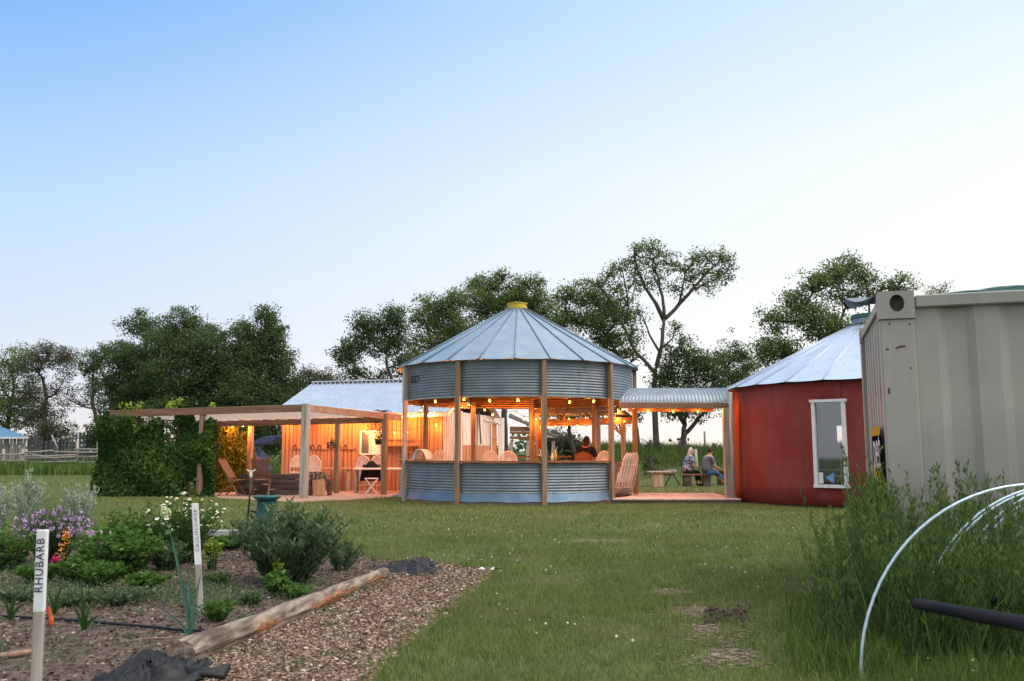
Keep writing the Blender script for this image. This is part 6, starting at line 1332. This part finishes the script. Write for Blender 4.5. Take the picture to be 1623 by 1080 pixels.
for px, py, lab in ((15, 985, 'green strap-leaved sprout at the left edge by the drip pipe'), (85, 975, 'broad dark leaf sprout just right of the rhubarb stake')):
    q = g(px, py); strap('sprout', lab, (q.x, q.y, 0), [(-.06, 0, .22, .1, .014), (.05, 0, .26, .1, .016), (.12, 0, .2, .3, .02), (0, .02, .18, 0, .014)], m_garden)
# feathery low growth and seedlings (uncountable)
C = []; 
for k in range(230):
    px = random.uniform(-40, 340); py = random.gauss(940, 14) if random.random() < .55 else random.uniform(900, 1060)
    if random.random() < .22: px = random.uniform(330, 600); py = random.uniform(925, 990)
    q = g(px, py); P1 = np.array([[q.x, q.y]])
    if not np_pip(P1, garden_poly)[0]: continue
    n_ = random.randint(40, 140) if py < 965 else random.randint(8, 30); r = .09 if py < 965 else .035
    v = rng.normal(size=(n_, 3)) * np.array([r, r, .03 if py < 965 else .018]); v[:, 2] = np.abs(v[:, 2]) + .01; C.append(v + np.array([q.x, q.y, 0]))
C = np.concatenate(C); V, Fc = leaves(C, .028, .3, up=.8); tag(npmesh('low_garden_growth', V, Fc, m_sage, rnd=rng.random(len(C))), kind='stuff')
C = []
for k in range(34):
    q = g(random.uniform(330, 700), random.uniform(930, 1070)); P1 = np.array([[q.x, q.y]])
    if not np_pip(P1, path_poly)[0]: continue
    v = rng.normal(size=(40, 3)) * np.array([.05, .05, .014]); v[:, 2] = np.abs(v[:, 2]) + .01; C.append(v + np.array([q.x, q.y, 0]))
C = np.concatenate(C); V, Fc = leaves(C, .03, .25, up=.6); tag(npmesh('path_weeds', V, Fc, m_garden, rnd=rng.random(len(C))), kind='stuff')

# ------------------------------------------------------------------ weeds, hoops and pipe at right
def weed_mass(n, box):
    Cs, Ax, Rn = [], [], []; b = MB()
    for k in range(n):
        px, py0, top = box(k); q = g(px, py0); hh = max(.15, at(px, top, q.y).z) * random.uniform(.75, 1.08); lx, ly = random.gauss(0, .12) * hh, random.gauss(0, .1) * hh
        pts = [Vector((q.x + lx * t ** 1.6, q.y + ly * t ** 1.6, hh * t)) for t in [i / 6 for i in range(7)]]; b.tube(pts, [.0035 * (1 - .12 * i) for i in range(7)], 3, cap=False)
        m = int(55 * hh / .9) + 12
        for j in range(m):
            t = random.uniform(.12, 1) ** .8; c = Vector((q.x + lx * t ** 1.6, q.y + ly * t ** 1.6, hh * t)); sd2 = .075 * (1.05 - t) + .012; a = random.uniform(0, 6.28); r = random.uniform(.2, 1) * sd2
            Cs.append((c.x + r * math.cos(a), c.y + r * math.sin(a), c.z + r * .9)); Ax.append((math.cos(a) * 1.2, math.sin(a) * 1.2, 2.2)); Rn.append(.2 + .45 * t + random.gauss(0, .14))
    V, Fc = leaves(np.array(Cs), rng.uniform(.6, 1.3, len(Cs)) * .046, .24, axis=np.array(Ax)); return npmesh('tall_weeds', V, Fc, m_weed, rnd=np.clip(Rn, 0, 1)), b
def wbox(k):
    u = random.random(); px = 1300 + 365 * u ** .8; py = random.uniform(905, 1064)
    if px < 1360: top = random.uniform(830, 930) if random.random() < .8 else random.uniform(770, 830)
    elif px < 1440: top = random.uniform(735, 860)
    else: top = random.uniform(745, 880)
    if py > 1040: top = max(top, 850); 
    if py > 1085: top = max(top, 930)
    return px, py, top
wb0 = wbox
def wbox(k):
    if k % 9 == 0: return random.gauss(1395, 22), random.uniform(960, 1000), random.uniform(722, 800)
    if k % 17 == 1: return random.gauss(1530, 16), random.uniform(960, 1000), random.uniform(738, 820)
    return wb0(k)
wo1, wb_ = weed_mass(680, wbox); tag(wo1, kind='stuff'); st_ = wb_.build('weed_stalks', m_sage); tag(st_, kind='stuff')
# long coarse grass among them
sets = []
def coarse(n, x0, x1, y0, y1, h0, h1, w):
    px = x0 + (x1 - x0) * rng.uniform(0, 1, n) ** (.62 if x0 < 1300 else 1); py = rng.uniform(y0, y1, n); P_ = np.array([tuple(g(a, b)[:2]) for a, b in zip(px, py)]); h = rng.uniform(h0, h1, n); a = rng.uniform(0, 6.28, n); b = rng.uniform(0, 6.28, n); l = rng.uniform(.1, .7, n) * h
    return P_, h, w * rng.uniform(.6, 1.2, n), np.cos(a), np.sin(a), np.cos(b) * l, np.sin(b) * l
sets = [coarse(4500, 1285, 1700, 940, 1062, .08, .36, .0035), coarse(7000, 1285, 1750, 1062, 1250, .06, .20, .003), coarse(3500, 1240, 1420, 950, 1080, .08, .26, .003), coarse(700, 1380, 1620, 960, 1060, .5, .9, .0045)]
tag(blade_mesh('coarse_grass', sets, m_tall), kind='stuff')
for k, (px, py, r, mm) in enumerate(((1365, 1083, 1.09, 1), (1462, 1030, 1.06, 1), (1474, 1022, 1.04, 1), (1512, 1000, 1.03, 1), (1524, 998, 1.0, 1))):
    q = g(px, py); b_ = MB(); b_.tube([(r - r * math.cos(R_(a)), .05 * math.sin(R_(a)), r * math.sin(R_(a)) * (1.0)) for a in range(0, 181, 5)], .0082, 10, ref=(0, 1, 0)); o = b_.build('tunnel_hoop', m_tube); o.location = (q.x, q.y, 0)
    tag(o, ['nearest and tallest pale blue tube hoop, curving to the bottom edge', 'second hoop from the left, outer one of a close pair', 'inner hoop of the first close pair', 'outer hoop of the pair nearest the container', 'inner hoop of the pair nearest the container'][k], 'hoop', 'pale blue tube hoops in the weeds')
dp = thing('black_pipe', 'thick black pipe end sticking out over the weeds at the right', 'pipe', at(1453, 957, 4.5)); o_ = dp.location.copy()
e1_ = at(1530, 972, 4.1) - o_; e2_ = at(1720, 1006, 3.3) - o_
b_ = MB(); b_.tube([Vector((0, 0, 0)), e1_], .029, 16); b_.build('pipe_tip', m_rubber, dp); b_ = MB(); b_.tube([e1_, e2_, e2_ * 1.5], .032, 16); b_.build('pipe_sleeve', m_rubber, dp)
b_ = MB(); l2 = e2_ * 1.35; b_.tube([l2, Vector((l2.x, l2.y, -o_.z))], .04, 10); b_.build('support_leg', m_rubber, dp)
b_ = MB(); a_, c_ = at(1560, 948, 5.7), at(1720, 985, 5.2); b_.tube([a_, c_], .03, 12); b_.tube([c_, Vector((c_.x, c_.y, 0))], .04, 8); tag(b_.build('black_bar', m_rubber), 'dark bar lying in shade behind the thick black pipe', 'bar')
